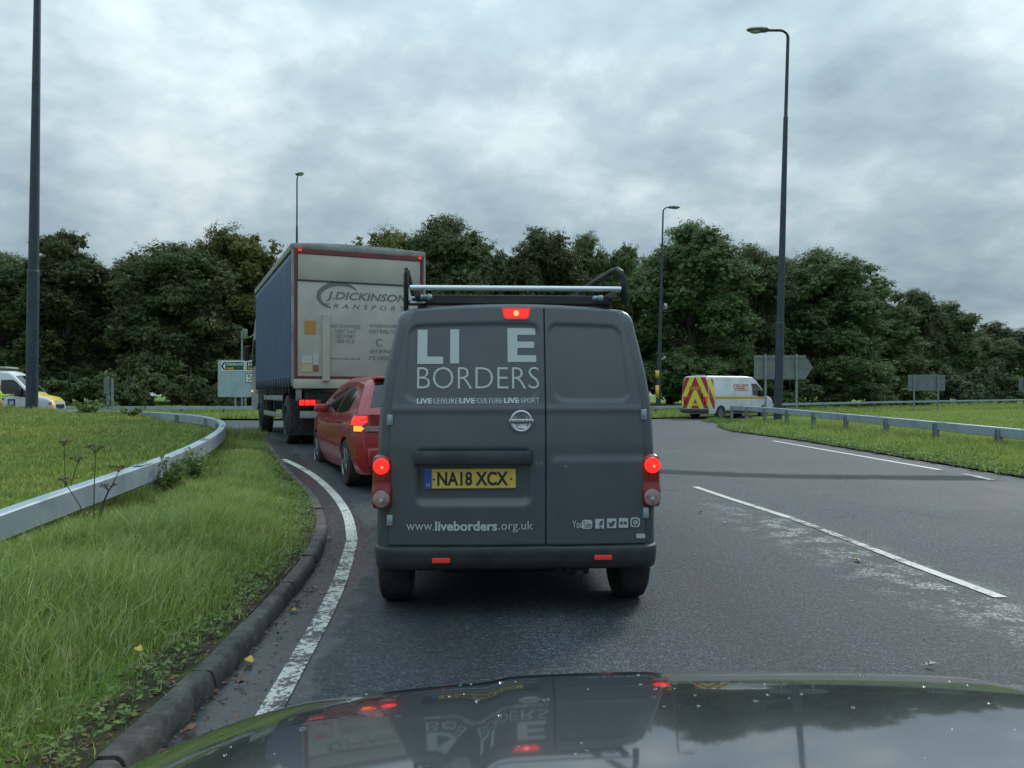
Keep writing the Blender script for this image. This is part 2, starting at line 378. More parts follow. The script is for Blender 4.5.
def text(name, body, m, parent, fit, surf=None, bold=0, plane='back', shear=0, space=1.0, thick=.0015):
    """lettering fitted to fit=(x0,x1,z0,z1); surf(x,z)->y or a constant"""
    cu = bpy.data.curves.new(name, 'FONT'); cu.body = body; cu.offset = bold; cu.shear = shear; cu.space_character = space
    cu.align_x = 'LEFT'; cu.resolution_u = 3
    o = bpy.data.objects.new(name, cu); col.objects.link(o)
    dg = bpy.context.evaluated_depsgraph_get(); dg.update()
    me = bpy.data.meshes.new_from_object(o.evaluated_get(dg)); bpy.data.objects.remove(o); bpy.data.curves.remove(cu)
    n = len(me.vertices); co = np.empty(n * 3, np.float32); me.vertices.foreach_get('co', co); co = co.reshape(-1, 3)
    mn, mx = co.min(0), co.max(0)
    x = fit[0] + (co[:, 0] - mn[0]) / (mx[0] - mn[0]) * (fit[1] - fit[0]); z = fit[2] + (co[:, 1] - mn[1]) / (mx[1] - mn[1]) * (fit[3] - fit[2])
    out = np.zeros_like(co)
    for i in range(n):
        y = surf(x[i], z[i]) if callable(surf) else (surf or 0)
        if plane == 'back': out[i] = (x[i], y, z[i])
        else: out[i] = plane(x[i], z[i])
    me.vertices.foreach_set('co', out.ravel()); me.update()
    me.materials.clear()
    return link_mesh(name, me, m, parent)

def sst(a, b, x):
    t = np.clip((x - a) / (b - a), 0, 1); return t * t * (3 - 2 * t)
def copy_tree(o, parent=None):
    c = o.copy(); col.objects.link(c); c.parent = parent
    for ch in list(o.children): copy_tree(ch, c)
    return c

# ------------------------------------------------------------------ the lie of the land
def zroad(x, y):
    return .40 * sst(8, 16.5, y) * sst(5, -3, x) * (1 - .55 * sst(24, 36, y))
def curve_fn(pts, sig=.5):
    p = np.array(pts, float); ys = np.arange(p[0, 0], p[-1, 0], .1); xs = np.interp(ys, p[:, 0], p[:, 1])
    k = np.exp(-.5 * (np.arange(-12, 13) * .1 / sig) ** 2); k /= k.sum()
    xs = np.convolve(np.pad(xs, 12, mode='reflect', reflect_type='odd'), k, 'valid')
    return lambda q: np.interp(q, ys, xs)
Lx = curve_fn([(-30, -2.5), (0, -1.42), (2.0, -1.31), (2.8, -1.29), (3.5, -1.31), (4.3, -1.355), (5.4, -1.43), (6.5, -1.53), (7.8, -1.78), (9.6, -2.3), (11.5, -3.15), (14, -4.15), (16.2, -5.0), (20, -7.1), (23, -9.6), (26, -14), (29, -22), (33, -60)])
Rx = curve_fn([(-30, 9), (5, 8.3), (12.7, 8.1), (23, 8.3), (29, 7.9), (33, 8.5), (36.5, 10.2), (39.5, 13.5), (45, 21), (57, 39), (84, 80), (130, 150)])
Fy = curve_fn([(-90, 36), (-25, 38.5), (-10, 35.5), (0, 38), (8, 44), (15, 49), (25, 56), (45, 70), (85, 99), (150, 140)], .8)
def zleft(x, y):
    d = np.maximum(Lx(y) - x, 0)
    return zroad(x, y) + .088 + .15 * sst(.1, 2.4, d) + .17 * sst(.8, 5, d) * sst(8.5, 18, y) * (1 - .5 * sst(26, 33, y))
def zright(x, y):
    d = np.maximum(x - Rx(y), 0)
    return zroad(x, y) + .03 + .10 * sst(0, 1.2, d) + .34 * sst(1, 6, d) * sst(8, 30, y) + .28 * sst(28, 75, y) * sst(2, 14, d)
def zfar(x, y):
    d = np.maximum(y - Fy(x), 0)
    return zroad(x, y) + .08 + .12 * sst(0, 6, d) + .25 * sst(5, 40, d)
def G(px, py, zf=zroad):
    z = 0
    for _ in range(40):
        Y = F * (CAM_H - z) / (py - HY); X = (px - 512) / F * Y; z = .6 * z + .4 * float(zf(X, Y))
    return X, Y
def rows_mesh(name, ys, xfun, zf, m, attr=None):
    """xfun(y) -> array of x of one fixed length"""
    V = []; A = []
    for y in ys:
        xs = xfun(y); zs = zf(xs, y) if callable(zf) else np.full_like(xs, zf)
        V.append(np.stack([xs, np.full_like(xs, y), zs], 1))
        if attr: A.append(attr[1](xs, y))
    n = len(V[0]); r = len(V); V = np.concatenate(V)
    i = np.arange(n - 1)[None, :] + np.arange(r - 1)[:, None] * n; i = i.ravel()
    o = np_mesh(name, V, np.stack([i, i + 1, i + n + 1, i + n], 1), m, smooth=True)
    if attr:
        at = o.data.attributes.new(attr[0], 'FLOAT', 'POINT'); at.data.foreach_set('value', np.concatenate(A).astype(np.float32))
    return o
kerb_off = lambda y: .106 * np.sqrt(1 + ((Lx(y + .3) - Lx(y - .3)) / .6) ** 2)
yr = np.concatenate([np.arange(-30, 0, 2), np.arange(0, 48, .25), np.arange(48, 146, 2)])
xr = np.concatenate([np.arange(-92, -14, 3), np.arange(-14, 14, .25), np.arange(14, 160, 3)])
road = rows_mesh('road', yr, lambda y: xr, zroad, M['asphalt'], ('gutter', lambda x, y: (1 - sst(.05, .75, x - Lx(y))) * (x > Lx(y) - 1) * (y < 34)))
tag(road, kind='structure')
# distances from an edge, dense near it
def spread(n, far, p=2.2): return (np.linspace(0, 1, n) ** p) * far
s_l = spread(90, 95, 2.6)[::-1]
ylv = np.concatenate([np.arange(-30, 0, 2), np.arange(0, 33, .2)])
verge_l = rows_mesh('grass_verge', ylv, lambda y: (Lx(y) - kerb_off(y)) - s_l * min(1, (92 + Lx(y)) / 95), zleft, M['turf'],
                    ('bare', lambda x, y: (1 - sst(.12, .55, Lx(y) - kerb_off(y) - x)) * (.65 + .45 * sst(4, 8, y))))
tag(verge_l, kind='structure')
ylr = np.concatenate([np.arange(-30, 4, 2), np.arange(4, 60, .3), np.arange(60, 128, 2)])
s_r = spread(80, 120, 2.6)
verge_r = rows_mesh('grass_field', ylr, lambda y: Rx(y) + s_r, zright, M['turf'], ('bare', lambda x, y: (1 - sst(.0, .55, x - Rx(y))) * .75))
tag(verge_r, kind='structure')
xf = np.concatenate([np.arange(-92, -30, 3), np.arange(-30, 30, .8), np.arange(30, 150, 3)])
sf = spread(40, 160, 2.2)
V = []
for s_ in sf:
    ys_ = Fy(xf) + s_; V.append(np.stack([xf, ys_, zfar(xf, ys_)], 1))
n_ = len(xf); V = np.concatenate(V); ii = (np.arange(n_ - 1)[None, :] + np.arange(len(sf) - 1)[:, None] * n_).ravel()
tag(np_mesh('far_bank', V, np.stack([ii, ii + 1, ii + n_ + 1, ii + n_], 1), M['turf'], smooth=True), kind='structure')
gb = B(); gb.grid(lambda u, v: (-1500 + 3000 * u, -600 + 2600 * v, -.12), 8, 8)
tag(gb.build('ground', M['turf']), kind='structure')

# kerb stones in one run
kb = B(); y = 1.0
def Lpt(y): return Vector((float(Lx(y)), y, 0))
k = 0
while y < 31.5 and k < 60:
    d = (Lpt(y + .2) - Lpt(y - .2)).normalized(); step = .86 * d.y
    y0, y1 = y + .009 * d.y, y + step - .009 * d.y
    prof = [(0.0, -.03), (-.003, .02), (-.010, .055), (-.024, .078), (-.042, .086), (-.108, .084), (-.108, -.03)]
    rings = []
    jz = random.uniform(-.009, .009); jx = random.uniform(-.008, .004)
    for q in np.linspace(y0, y1, 5):
        t_ = (Lpt(q + .1) - Lpt(q - .1)).normalized(); nrm = Vector((t_.y, -t_.x, 0)); p = Lpt(q); zz = float(zroad(p.x, p.y)) + jz
        rings.append([kb.bm.verts.new(p + nrm * (a_ + jx + random.uniform(-.002, .002)) + Vector((0, 0, zz + b_))) for a_, b_ in prof])
    for A_, C_ in zip(rings, rings[1:]):
        for i in range(len(prof) - 1): kb.bm.faces.new((A_[i], A_[i + 1], C_[i + 1], C_[i]))
    kb.bm.faces.new(rings[0]); kb.bm.faces.new(rings[-1][::-1])
    y += step; k += 1
tag(kb.build('kerb', M['kerb'], angle=50), kind='structure')

# painted lines
def strip(name, pts, w, m, smooth_it=True):
    p = np.array(pts, float)
    s_ = np.concatenate([[0], np.cumsum(np.hypot(*np.diff(p, axis=0).T))]); q = np.linspace(0, s_[-1], max(14, int(s_[-1] / .12)))
    x = np.interp(q, s_, p[:, 0]); yy = np.interp(q, s_, p[:, 1])
    if smooth_it:
        kk = np.exp(-.5 * (np.arange(-12, 13) / 5) ** 2); kk /= kk.sum()
        x = np.convolve(np.pad(x, 12, mode='reflect', reflect_type='odd'), kk, 'valid'); yy = np.convolve(np.pad(yy, 12, mode='reflect', reflect_type='odd'), kk, 'valid')
    tx, ty = np.gradient(x), np.gradient(yy); l = np.hypot(tx, ty); nx, ny = ty / l, -tx / l
    V = []
    for a_ in np.linspace(-w / 2, w / 2, 3):
        X_, Y_ = x + nx * a_, yy + ny * a_; V.append(np.stack([X_, Y_, zroad(X_, Y_) + .006], 1))
    n = len(x); V = np.concatenate(V); i = np.arange(n - 1)
    f = np.concatenate([np.stack([i, i + 1, i + n + 1, i + n], 1), np.stack([i, i + 1, i + n + 1, i + n], 1) + n])
    return tag(np_mesh(name, V, f, m), kind='structure')
edge_px = [(228, 790), (247, 752), (262, 722), (272, 706), (287, 683), (302, 657), (322, 620), (338, 590), (348, 560), (352, 540), (350, 518), (342, 503), (328, 487), (312, 474), (295, 464), (283, 459.5)]
strip('edge_line_worn', [G(*p) for p in edge_px[:10]], .102, M['line_worn'])
strip('edge_line', [G(*p) for p in edge_px[9:]], .102, M['line_fair'])
strip('centre_line', [G(1001, 598), G(902, 561)], .092, M['line_fair'], False)
strip('centre_line_broken', [G(903, 561.3), G(820, 529)], .09, M['line_worn'], False)
strip('centre_line_far', [G(790, 518), G(695, 487)], .095, M['line_fair'], False)
strip('centre_line_ghost', [G(822, 529.5), G(788, 517.5)], .09, M['line_ghost'], False)
strip('far_edge_line', [G(940, 470), G(773, 441)], .12, M['line_good'], False)
strip('faded_edge_line', [G(992, 480), G(964, 474)], .12, M['line_ghost'], False)

# ------------------------------------------------------------------ vehicle bodies
class Shell:
    """lofted vehicle skin. Local frame: +Y forwards, x right, z up, origin on the ground below the rear bumper"""
    def __init__(s, L, hw, top, bot, plan, r=.09, crown=.03, ysh=None, arches=(), ar=.36):
        s.L, s.hw, s.top, s.bot, s.plan, s.r, s.crown, s.ysh, s.arches, s.ar = L, hw, top, bot, plan, r, crown, ysh, arches, ar
        s.hz = [h[0] for h in hw]; s.hx = [h[1] for h in hw]
    def W(s, z): return float(np.interp(z, s.hz, s.hx))
    def T(s, y): return float(np.interp(y, [p[0] for p in s.top], [p[1] for p in s.top]))
    def P(s, y): return float(np.interp(y, [p[0] for p in s.plan], [p[1] for p in s.plan]))
    def Bt(s, y):
        b = s.bot
        for ay, az in s.arches:
            d = abs(y - ay)
            if d < s.ar: b = max(b, az + math.sqrt(s.ar ** 2 - d * d))
        return b
    def side(s, y, z, off=0, sg=1):
        """point on the flank"""
        zt = s.T(y); r = min(s.r, (zt - s.bot) * .45)
        x = s.W(min(z, zt - r)) * s.P(y)
        if z > zt - r:
            t = min(1, (z - (zt - r)) / r); x -= r * (1 - math.sqrt(max(0, 1 - t * t)))
        yy = y + (s.ysh(z, y, x) if s.ysh else 0)
        return Vector((sg * (x + off), yy, z))
    def roof(s, x, y, off=0):
        """point on the top surface, x in -1..1 of the flat width"""
        zt = s.T(y); r = min(s.r, (zt - s.bot) * .45); X = s.W(zt - r) * s.P(y) - r
        z = zt + s.crown * (1 - x * x)
        dz = (s.T(y + .02) - s.T(y - .02)) / .04; n = Vector((0, -dz, 1)).normalized()
        xx = x * X
        p = Vector((xx, y + (s.ysh(z, y, xx) if s.ysh else 0), z)); return p + n * off
    def section(s, y):
        zb = s.Bt(y); zt = s.T(y); r = min(s.r, (zt - s.bot) * .45); zb = min(zb, zt - r - .02)
        h = []
        zz = [zb + (zt - r - zb) * i / 10 for i in range(11)]
        for z in zz: h.append((s.W(z) * s.P(y), z))
        X0 = h[-1][0]
        for a in (18, 36, 54, 72, 90): h.append((X0 - r * (1 - math.cos(R(a))), zt - r + r * math.sin(R(a))))
        X1 = h[-1][0]
        for u in (.8, .6, .4, .2): h.append((X1 * u, zt + s.crown * (1 - u * u)))
        pts = [(-x, z) for x, z in h] + [(0, zt + s.crown)] + [(x, z) for x, z in h[::-1]]
        return [(x, y + (s.ysh(z, y, x) if s.ysh else 0), z) for x, z in pts]
    def build(s, name, m, parent, ys=None, step=.05):
        b = B(); ys = ys or []
        keys = sorted(set([round(i * s.L / round(s.L / step), 4) for i in range(round(s.L / step) + 1)] + [round(p[0], 4) for p in s.top + s.plan if 0 <= p[0] <= s.L] + list(ys)))
        rings = [[b.bm.verts.new(p) for p in s.section(y)] for y in keys]
        n = len(rings[0])
        for A, C in zip(rings, rings[1:]):
            for i in range(n - 1): b.bm.faces.new((A[i], A[i + 1], C[i + 1], C[i]))
            b.bm.faces.new((A[-1], A[0], C[0], C[-1]))
        for rr in (rings[0], rings[-1]):
            for i in range(n // 2 - 1): b.bm.faces.new((rr[i], rr[i + 1], rr[n - 2 - i], rr[n - 1 - i]))
            b.bm.faces.new((rr[n // 2 - 1], rr[n // 2], rr[n // 2 + 1]))
        return b.build(name, m, parent, angle=38)
    def side_patch(s, name, poly, m, parent, sg, off=.005, thick=.012, parts=14):
        """poly given as lower and upper edges: list of (y, zlow, zhigh)"""
        b = B(); py = [p[0] for p in poly]; lo = [p[1] for p in poly]; hi = [p[2] for p in poly]
        def fn(u, v):
            y = py[0] + (py[-1] - py[0]) * u; a = np.interp(y, py, lo); c = np.interp(y, py, hi)
            return s.side(y, float(a + (c - a) * v), off, sg)
        b.grid(fn, parts, 8, back=(-sg * thick, 0, 0)); return b.build(name, m, parent, angle=40)
    def roof_patch(s, name, y0, y1, m, parent, x0=-.97, x1=.97, off=.006, taper=0):
        b = B()
        def fn(u, v):
            y = y0 + (y1 - y0) * v; k = 1 - taper * v
            return s.roof((x0 + (x1 - x0) * u) * k, y, off)
        b.grid(fn, 14, 12, back=(0, .01, -.012)); return b.build(name, m, parent, angle=40)

def wheel(parent, x, y, r, w, spokes=0, hub='rim'):
    sg = 1 if x > 0 else -1
    b = B(); ri = r * .64
    b.lathe([(ri, -w / 2 + .01), (r * .90, -w / 2), (r * .975, -w * .42), (r, -w * .3), (r, w * .3), (r * .975, w * .42), (r * .90, w / 2), (ri, w / 2 - .01), (ri * .97, w / 2 - .05), (ri * .97, -w / 2 + .05), (ri, -w / 2 + .01)], seg=36)
    # tread grooves
    o = b.build('wheel', M['rubber'], parent, angle=35); o.location = (x, y, r)
    c = B(); out = w / 2 + .004
    c.lathe([(ri * .99, sg * (out - .05)), (ri * .99, sg * out), (ri * .92, sg * (out + .003)), (ri * .88, sg * (out - .035)), (.0, sg * (out - .04))], seg=36)
    if spokes:
        for k in range(spokes):
            a = 2 * math.pi * k / spokes; 
            c.box((sg * (out - .018), math.cos(a) * ri * .5, math.sin(a) * ri * .5), (.03, ri * .9, ri * .20), .008, Matrix.Rotation(a, 3, 'X'))
    c.lathe([(ri * .26, sg * (out - .04)), (ri * .25, sg * (out + .0)), (.0, sg * (out + .004))], seg=20)
    c.build('rim', M[hub], o, angle=35)
    return o
def plate_board(name, parent, cx, cz, w, h, y, mtl, txt=None, band=True):
    b = B(); b.box((cx, y, cz), (w, .008, h), .003, seg=1); p = b.build(name, mtl, parent)
    return p

# ================================================================== the dark grey van straight ahead
van = empty('panel_van', (.034, 4.72, 0), R(3.0), 'dark blue-grey panel van straight ahead with white lettering across its rear doors', 'van')
HWV = [(.28, .818), (.45, .836), (.9, .834), (1.27, .818), (1.42, .798), (1.6, .760), (1.79, .718)]
def yb(z): return .13 * (max(0, (z - 1.0) / .83)) ** 1.5
def vshift(z, y, x): return (yb(z) + .03 * (x / .8) ** 2) * max(0, 1 - y / .6)
vtop = [(0, 1.818), (.02, 1.838), (.06, 1.846), (.5, 1.862), (1.8, 1.868), (2.5, 1.83), (2.75, 1.76), (3.45, 1.10), (4.1, .95), (4.3, .80), (4.38, .62)]
vplan = [(0, .968), (.012, .982), (.035, .993), (.08, 1.0), (.6, 1.012), (2.5, 1.015), (3.6, 1.0), (4.1, .94), (4.3, .84), (4.38, .74)]
vs_ = Shell(4.38, HWV, vtop, vplan and .30, vplan, r=.09, crown=.032, ysh=vshift, arches=((.52, .33), (3.42, .33)), ar=.365)
vs_.build('body', M['van_paint'], van)
def rrect(x, z, x0, x1, z0, z1, r):
    """signed distance to a rounded rectangle (negative inside)"""
    cx, cz = (x0 + x1) / 2, (z0 + z1) / 2
    qx = abs(x - cx) - (x1 - x0) / 2 + r; qz = abs(z - cz) - (z1 - z0) / 2 + r
    return math.hypot(max(qx, 0), max(qz, 0)) + min(max(qx, qz), 0) - r
def door_out(x, z):
    """outer surface of the rear doors"""
    y = yb(z) + .03 * (x / .8) ** 2 - .020
    if x < .165:
        d = rrect(x - (.045 * (z - 1.5)), z, -.665, .135, 1.275, 1.742, .07); y += .011 * (1 - sst(-.022, .0, d)) 
        d = rrect(x, z, -.61, .09, .665, 1.01, .06); y += .030 * (1 - sst(-.045, .0, d))
    else:
        d = rrect(x + (.10 * (z - 1.5)), z, .195, .660, 1.275, 1.742, .07); y += .011 * (1 - sst(-.022, .0, d))
        y -= .010 * (1 - sst(.92, .97, z)) * sst(.18, .23, x)
    y -= .006 * math.exp(-((z - 1.235) / .02) ** 2)
    return y
def hwd(z):
    w = float(np.interp(z, [h[0] for h in HWV], [h[1] for h in HWV]))
    if z > 1.756:
        t = min(1, (z - 1.756) / .095); w -= .095 * (1 - math.sqrt(max(0, 1 - t * t)))
    return w - .078
def door(name, side, hinge_x):
    b = B(); z0 = .437; zt = 1.828
    def fn(u, v):
        z = z0 + (zt - z0) * v; w = hwd(z)
        x = (-w + (.161 + w) * u) if side < 0 else (.169 + (w - .169) * u)
        z2 = z + v ** 6 * .028 * (1 - (x / .68) ** 2)
        return (x, door_out(x, z), z2)
    b.grid(fn, 92 if side < 0 else 60, 130, back=(0, .028, 0))
    return b.build(name, M['van_paint'], van, smooth=True)
dl = door('rear_door', -1, -.75); dr = door('rear_door', 1, .75)
DS = lambda x, z: door_out(x, z) - .0045
vx = lambda px: (px - 517.7) / 169.5
vz = lambda py: (619 - py) / 169.5
def block(name, shapes, parent, m=None, surf=DS):
    b = B()
    for s_ in shapes:
        x0, x1, z0, z1 = vx(s_[0]), vx(s_[1]), vz(s_[3]), vz(s_[2])
        b.grid(lambda u, v: (x0 + (x1 - x0) * u, surf(x0 + (x1 - x0) * u, z0 + (z1 - z0) * v), z0 + (z1 - z0) * v), 8, 16)
    return b.build(name, m or M['vinyl'], parent)
block('letter_l', [(417, 427, 329, 364), (427, 443, 356.5, 364)], dl)
block('letter_i', [(450, 459, 328.5, 363.5)], dl)
block('letter_e', [(508, 518, 327, 362), (518, 536.5, 327, 334), (518, 535, 341, 347.5), (518, 537, 355, 362)], dl)
def vtext(body, px0, px1, py0, py1, parent=dl, m='vinyl', **k):
    return text('lettering', body, M[m], parent, (vx(px0), vx(px1), vz(py1), vz(py0)), DS, **k)
vtext('BORDERS', 417, 539.5, 367, 389, bold=-.012)
vtext('LIVE', 417, 432, 398.6, 404, bold=.03); vtext('LEISURE', 434, 458, 398.6, 404, bold=-.01)
vtext('LIVE', 459.5, 475, 398.3, 403.7, bold=.03); vtext('CULTURE', 477, 502, 398.3, 403.7, bold=-.01)
vtext('LIVE', 504, 519, 398, 403.4, bold=.03); vtext('SPORT', 521, 539.5, 398, 403.4, bold=-.01)
vtext('www.', 407, 434.5, 523.3, 529.6, bold=-.005)
vtext('liveborders', 435.5, 497, 520.5, 530.2, bold=.03)
vtext('.org.uk', 498.5, 532.5, 520.8, 532, bold=-.005)
# social icons, right door
vtext('You', 572, 582, 520.5, 528, dr, bold=.01)
def icon(px0, px1, py0, py1, r=.4, m='vinyl', d=.0, name='icon', n=5):
    x0, x1, z0, z1 = vx(px0), vx(px1), vz(py1), vz(py0); rr = r / 169.5
    pts = []
    for cx, cz, a0 in ((x1 - rr, z1 - rr, 0), (x0 + rr, z1 - rr, 90), (x0 + rr, z0 + rr, 180), (x1 - rr, z0 + rr, 270)):
        for k in range(n + 1): a_ = R(a0 + 90 * k / n); pts.append((cx + rr * math.cos(a_), cz + rr * math.sin(a_)))
    b = B(); yv = DS((x0 + x1) / 2, (z0 + z1) / 2) - .001 - d
    b.prism(pts, lambda u, v, q: (u, yv + q, v), 0, .002)
    return b.build(name, M[m], dr)
icon(581.5, 592, 520, 529, 2.5); vtx = lambda *a_, **k: text('lettering', a_[0], M['van_paint'], dr, (vx(a_[1]), vx(a_[2]), vz(a_[4]), vz(a_[3])), lambda x, z: DS(x, z) - .004, **k)
vtx('Tube', 582.8, 590.8, 521.5, 527.8)
icon(595, 604, 519.3, 529, .6); vtx('f', 599, 603, 520.8, 529, bold=.04)
icon(607, 616.5, 519, 528.6, .6)
b = B()   # bird mark
bp = [(608.5, 522), (610, 523.2), (611.6, 523.4), (612, 521.8), (613.2, 521.2), (614.4, 521.7), (615.4, 521.6), (614.7, 522.6), (614.2, 524.8), (612.6, 526.6), (610.6, 527), (608.6, 526.3), (610.2, 525.8), (609, 524.8), (609.6, 524.4), (608.6, 523.3)]
b.prism([(vx(p[0]), vz(p[1])) for p in bp], lambda u, v, q: (u, DS(vx(612), vz(524)) - .004 + q, v), 0, .002); b.build('bird_mark', M['van_paint'], dr)
icon(619, 628.5, 518.8, 528.4, .6)
for q in (621.8, 625.6):
    b = B(); b.lathe([(.0095, 0), (.0095, -.002), (0, -.002)], 'Y', 14, (vx(q), DS(vx(q), vz(523.5)) - .002, vz(523.5))); b.build('icon_dot', M['van_paint'], dr)
icon(631, 640.5, 518.4, 528, 2.6); icon(632.3, 639.2, 519.7, 526.7, 2, 'van_paint', .0015); 
b = B(); b.lathe([(.0135, 0), (.0135, -.001), (.0085, -.001), (.0085, 0)], 'Y', 18, (vx(635.8), DS(vx(636), vz(523)) - .0045, vz(523.2))); b.build('lens_mark', M['vinyl'], dr)
icon(637, 646, 534.8, 539.2, .2, 'label_white', name='sticker')
# number plate and its garnish
yq = door_out(-.24, .85)
b = B(); b.box((vx(470.5), yq - .012, vz(478.6)), (.535, .010, .116), .003, seg=1); npl = b.build('number_plate', M['yellow_plate'], dl)
b = B(); b.box((vx(428.5), yq - .0185, vz(478.6)), (.042, .003, .112), 0); b.build('blue_band', M['blue'], npl)
text('lettering', 'GB', M['label_white'], npl, (vx(426.5), vx(430.5), vz(486), vz(483)), yq - .021)
text('registration', 'NA18 XCX', M['ink'], npl, (vx(437.5), vx(508), vz(485.5), vz(471.5)), yq - .0185, bold=.028)
for q in (434, 511):
    b = B(); b.lathe([(.006, 0), (.006, -.004), (0, -.005)], 'Y', 10, (vx(q), yq - .017, vz(479))); b.build('screw', M['ink'], npl)
b = B(); b.box((vx(473), yq - .035, vz(457.5)), (.685, .055, .082), .014); b.build('handle_garnish', M['van_trim'], dl, angle=40)
# round badge
b = B(); cx, cz = vx(521), vz(421.5); ye = door_out(cx, cz)
b.lathe([(.058, -.004), (.066, -.012), (.058, -.016), (.050, -.012), (.050, -.004)], 'Y', 36, (cx, ye, cz)); bd = b.build('badge_ring', M['chrome'], dl, angle=60)
b = B(); b.box((cx, ye - .013, cz), (.145, .012, .026), .004); bb = b.build('badge_bar', M['chrome'], bd, angle=40)
text('lettering', 'NISSAN', M['van_trim'], bb, (cx - .062, cx + .062, cz - .008, cz + .008), ye - .0205, bold=.02)
# hinges
for px, py in ((390.5, 420), (390.5, 519.5), (645.5, 415), (647, 514)):
    x_, z_ = vx(px), vz(py); y_ = yb(z_) + .03 * (x_ / .8) ** 2
    b = B(); b.box((x_, y_ - .024, z_), (.034, .026, .062), .006).box((x_ + (.004 if x_ < 0 else -.004), y_ - .038, z_), (.014, .012, .030), .004)
    b.build('hinge', M['steel'], van, angle=40)
# high brake lamp on top of the left door
b = B(); cx, cz = vx(517), vz(312)
b.prism([(cx - .088, cz + .034), (cx + .088, cz + .034), (cx + .075, cz - .026), (cx + .06, cz - .036), (cx - .06, cz - .036), (cx - .075, cz - .026)], lambda u, v, q: (u, yb(v) - .034 + q, v), 0, .045)
hb = b.build('high_brake_lamp', M['red_glow'], van, angle=40)
b = B(); b.box((cx, yb(cz) - .034, cz), (.135, .008, .038), .003); b.build('lit_lens', M['red_lit'], hb)
b = B(); b.lathe([(.017, 0), (.013, -.006), (0, -.009)], 'Y', 18, (cx, yb(cz) - .038, cz)); b.build('bulb', M['red_core'], hb)
# tail lamps
for sg in (-1, 1):
    x_ = sg * .797; b = B()
    prof = [(.655, .052, .045), (.67, .060, .055), (.75, .064, .06), (.80, .058, .052), (.86, .058, .052), (.93, .058, .052), (.955, .050, .048), (.968, .03, .035)]
    def fn(u, v):
        z = np.interp(v * 7, range(8), [p[0] for p in prof]); h = np.interp(v * 7, range(8), [p[1] for p in prof]); dpt = np.interp(v * 7, range(8), [p[2] for p in prof])
        a = math.pi * u; return (x_ - math.cos(a) * h, .038 - dpt * math.sin(a) ** .5 * 1.15 + (.018 if sg * math.cos(a) < 0 else 0), float(z))
    b.grid(fn, 14, 28); tl = b.build('tail_lamp', M['red_lens'], van, smooth=True)
    b = B(); b.lathe([(.047, 0), (.046, -.016), (.036, -.022), (.030, -.020), (.018, -.022), (0, -.026)], 'Y', 26, (x_, -.022, .905)); bl = b.build('brake_lens', M['red_lit'], tl, angle=50)
    b = B(); b.lathe([(.007, 0), (.005, -.003), (0, -.004)], 'Y', 14, (x_ + .006, -.047, .900)); b.build('bulb', M['red_core'], bl)
    b = B(); b.lathe([(.050, 0), (.049, -.016), (.036, -.021), (0, -.023)], 'Y', 26, (x_, -.020, .715)); cl = b.build('reversing_lens', M['clear_lens'], tl, angle=50)
    b = B(); b.lathe([(.016, 0), (.014, -.003), (0, -.004)], 'Y', 18, (x_, -.042, .703)); b.build('reflector_bowl', M['chrome'], cl)
# bumper
b = B()
bpf = [(.285, .030), (.30, -.012), (.335, -.035), (.40, -.048), (.425, -.046), (.432, -.020), (.434, .03)]
def fb(u, v):
    a = u * 2 - 1; z, yv = [float(np.interp(v * 6, range(7), [p[i] for p in bpf])) for i in (0, 1)]
    # plan: straight across, rounded at the corners, running forwards down the flanks
    s_ = abs(a); Wb = .845
    if s_ < .62: x, y_ = s_ / .62 * (Wb - .10), 0
    elif s_ < .82: t = (s_ - .62) / .2 * math.pi / 2; x, y_ = Wb - .10 + .10 * math.sin(t), .09 * (1 - math.cos(t))
    else: x, y_ = Wb, .09 + (s_ - .82) / .18 * .22
    k = 1 if s_ < .62 else max(0, 1 - (s_ - .62) / .2)
    return (math.copysign(x + (yv + .048) * -.3 * (s_ >= .62), a), y_ + yv * (k * .9 + .1) + .01 * (a * a), z)
b.grid(fb, 80, 18, back=(0, .03, 0)); bmp = b.build('rear_bumper', M['van_trim'], van, smooth=True)
for px in (441.5, 602.5):
    b = B(); b.box((vx(px), -.044, vz(558.5) if px < 500 else vz(556.5) - .003), (.105, .012, .028), .004); b.build('reflector', M['reflector'], bmp)
# underside
b = B(); b.box((0, 2.2, .40), (1.5, 4.1, .22), .02).box((-.1, .42, .28), (.75, .36, .13), .04).cyl((-.7, .52, .33), (.7, .52, .33), .045).box((.36, .25, .27), (.16, .3, .08), .02)
b.build('underbody', M['black'], van)
b = B(); b.tube([(.36, .4, .27), (.36, .15, .27), (.38, .05, .25)], .025); b.build('exhaust_pipe', M['dark_metal'], van, smooth=True)
for x_, y_ in ((-.748, .52), (.748, .52), (-.748, 3.42), (.748, 3.42)): wheel(van, x_, y_, .33, .195, 6)
for sg in (-1, 1):
    vs_.side_patch('cab_window', [(2.15, 1.10, 1.62), (2.9, 1.08, 1.60), (3.3, 1.06, 1.18)], M['glass_dark'], van, sg)
    b = B(); b.box((sg * .93, 3.0, 1.13), (.16, .09, .24), .03); b.build('door_mirror', M['van_trim'], van, angle=40)
vs_.roof_patch('windscreen', 2.78, 3.42, M['glass_dark'], van)
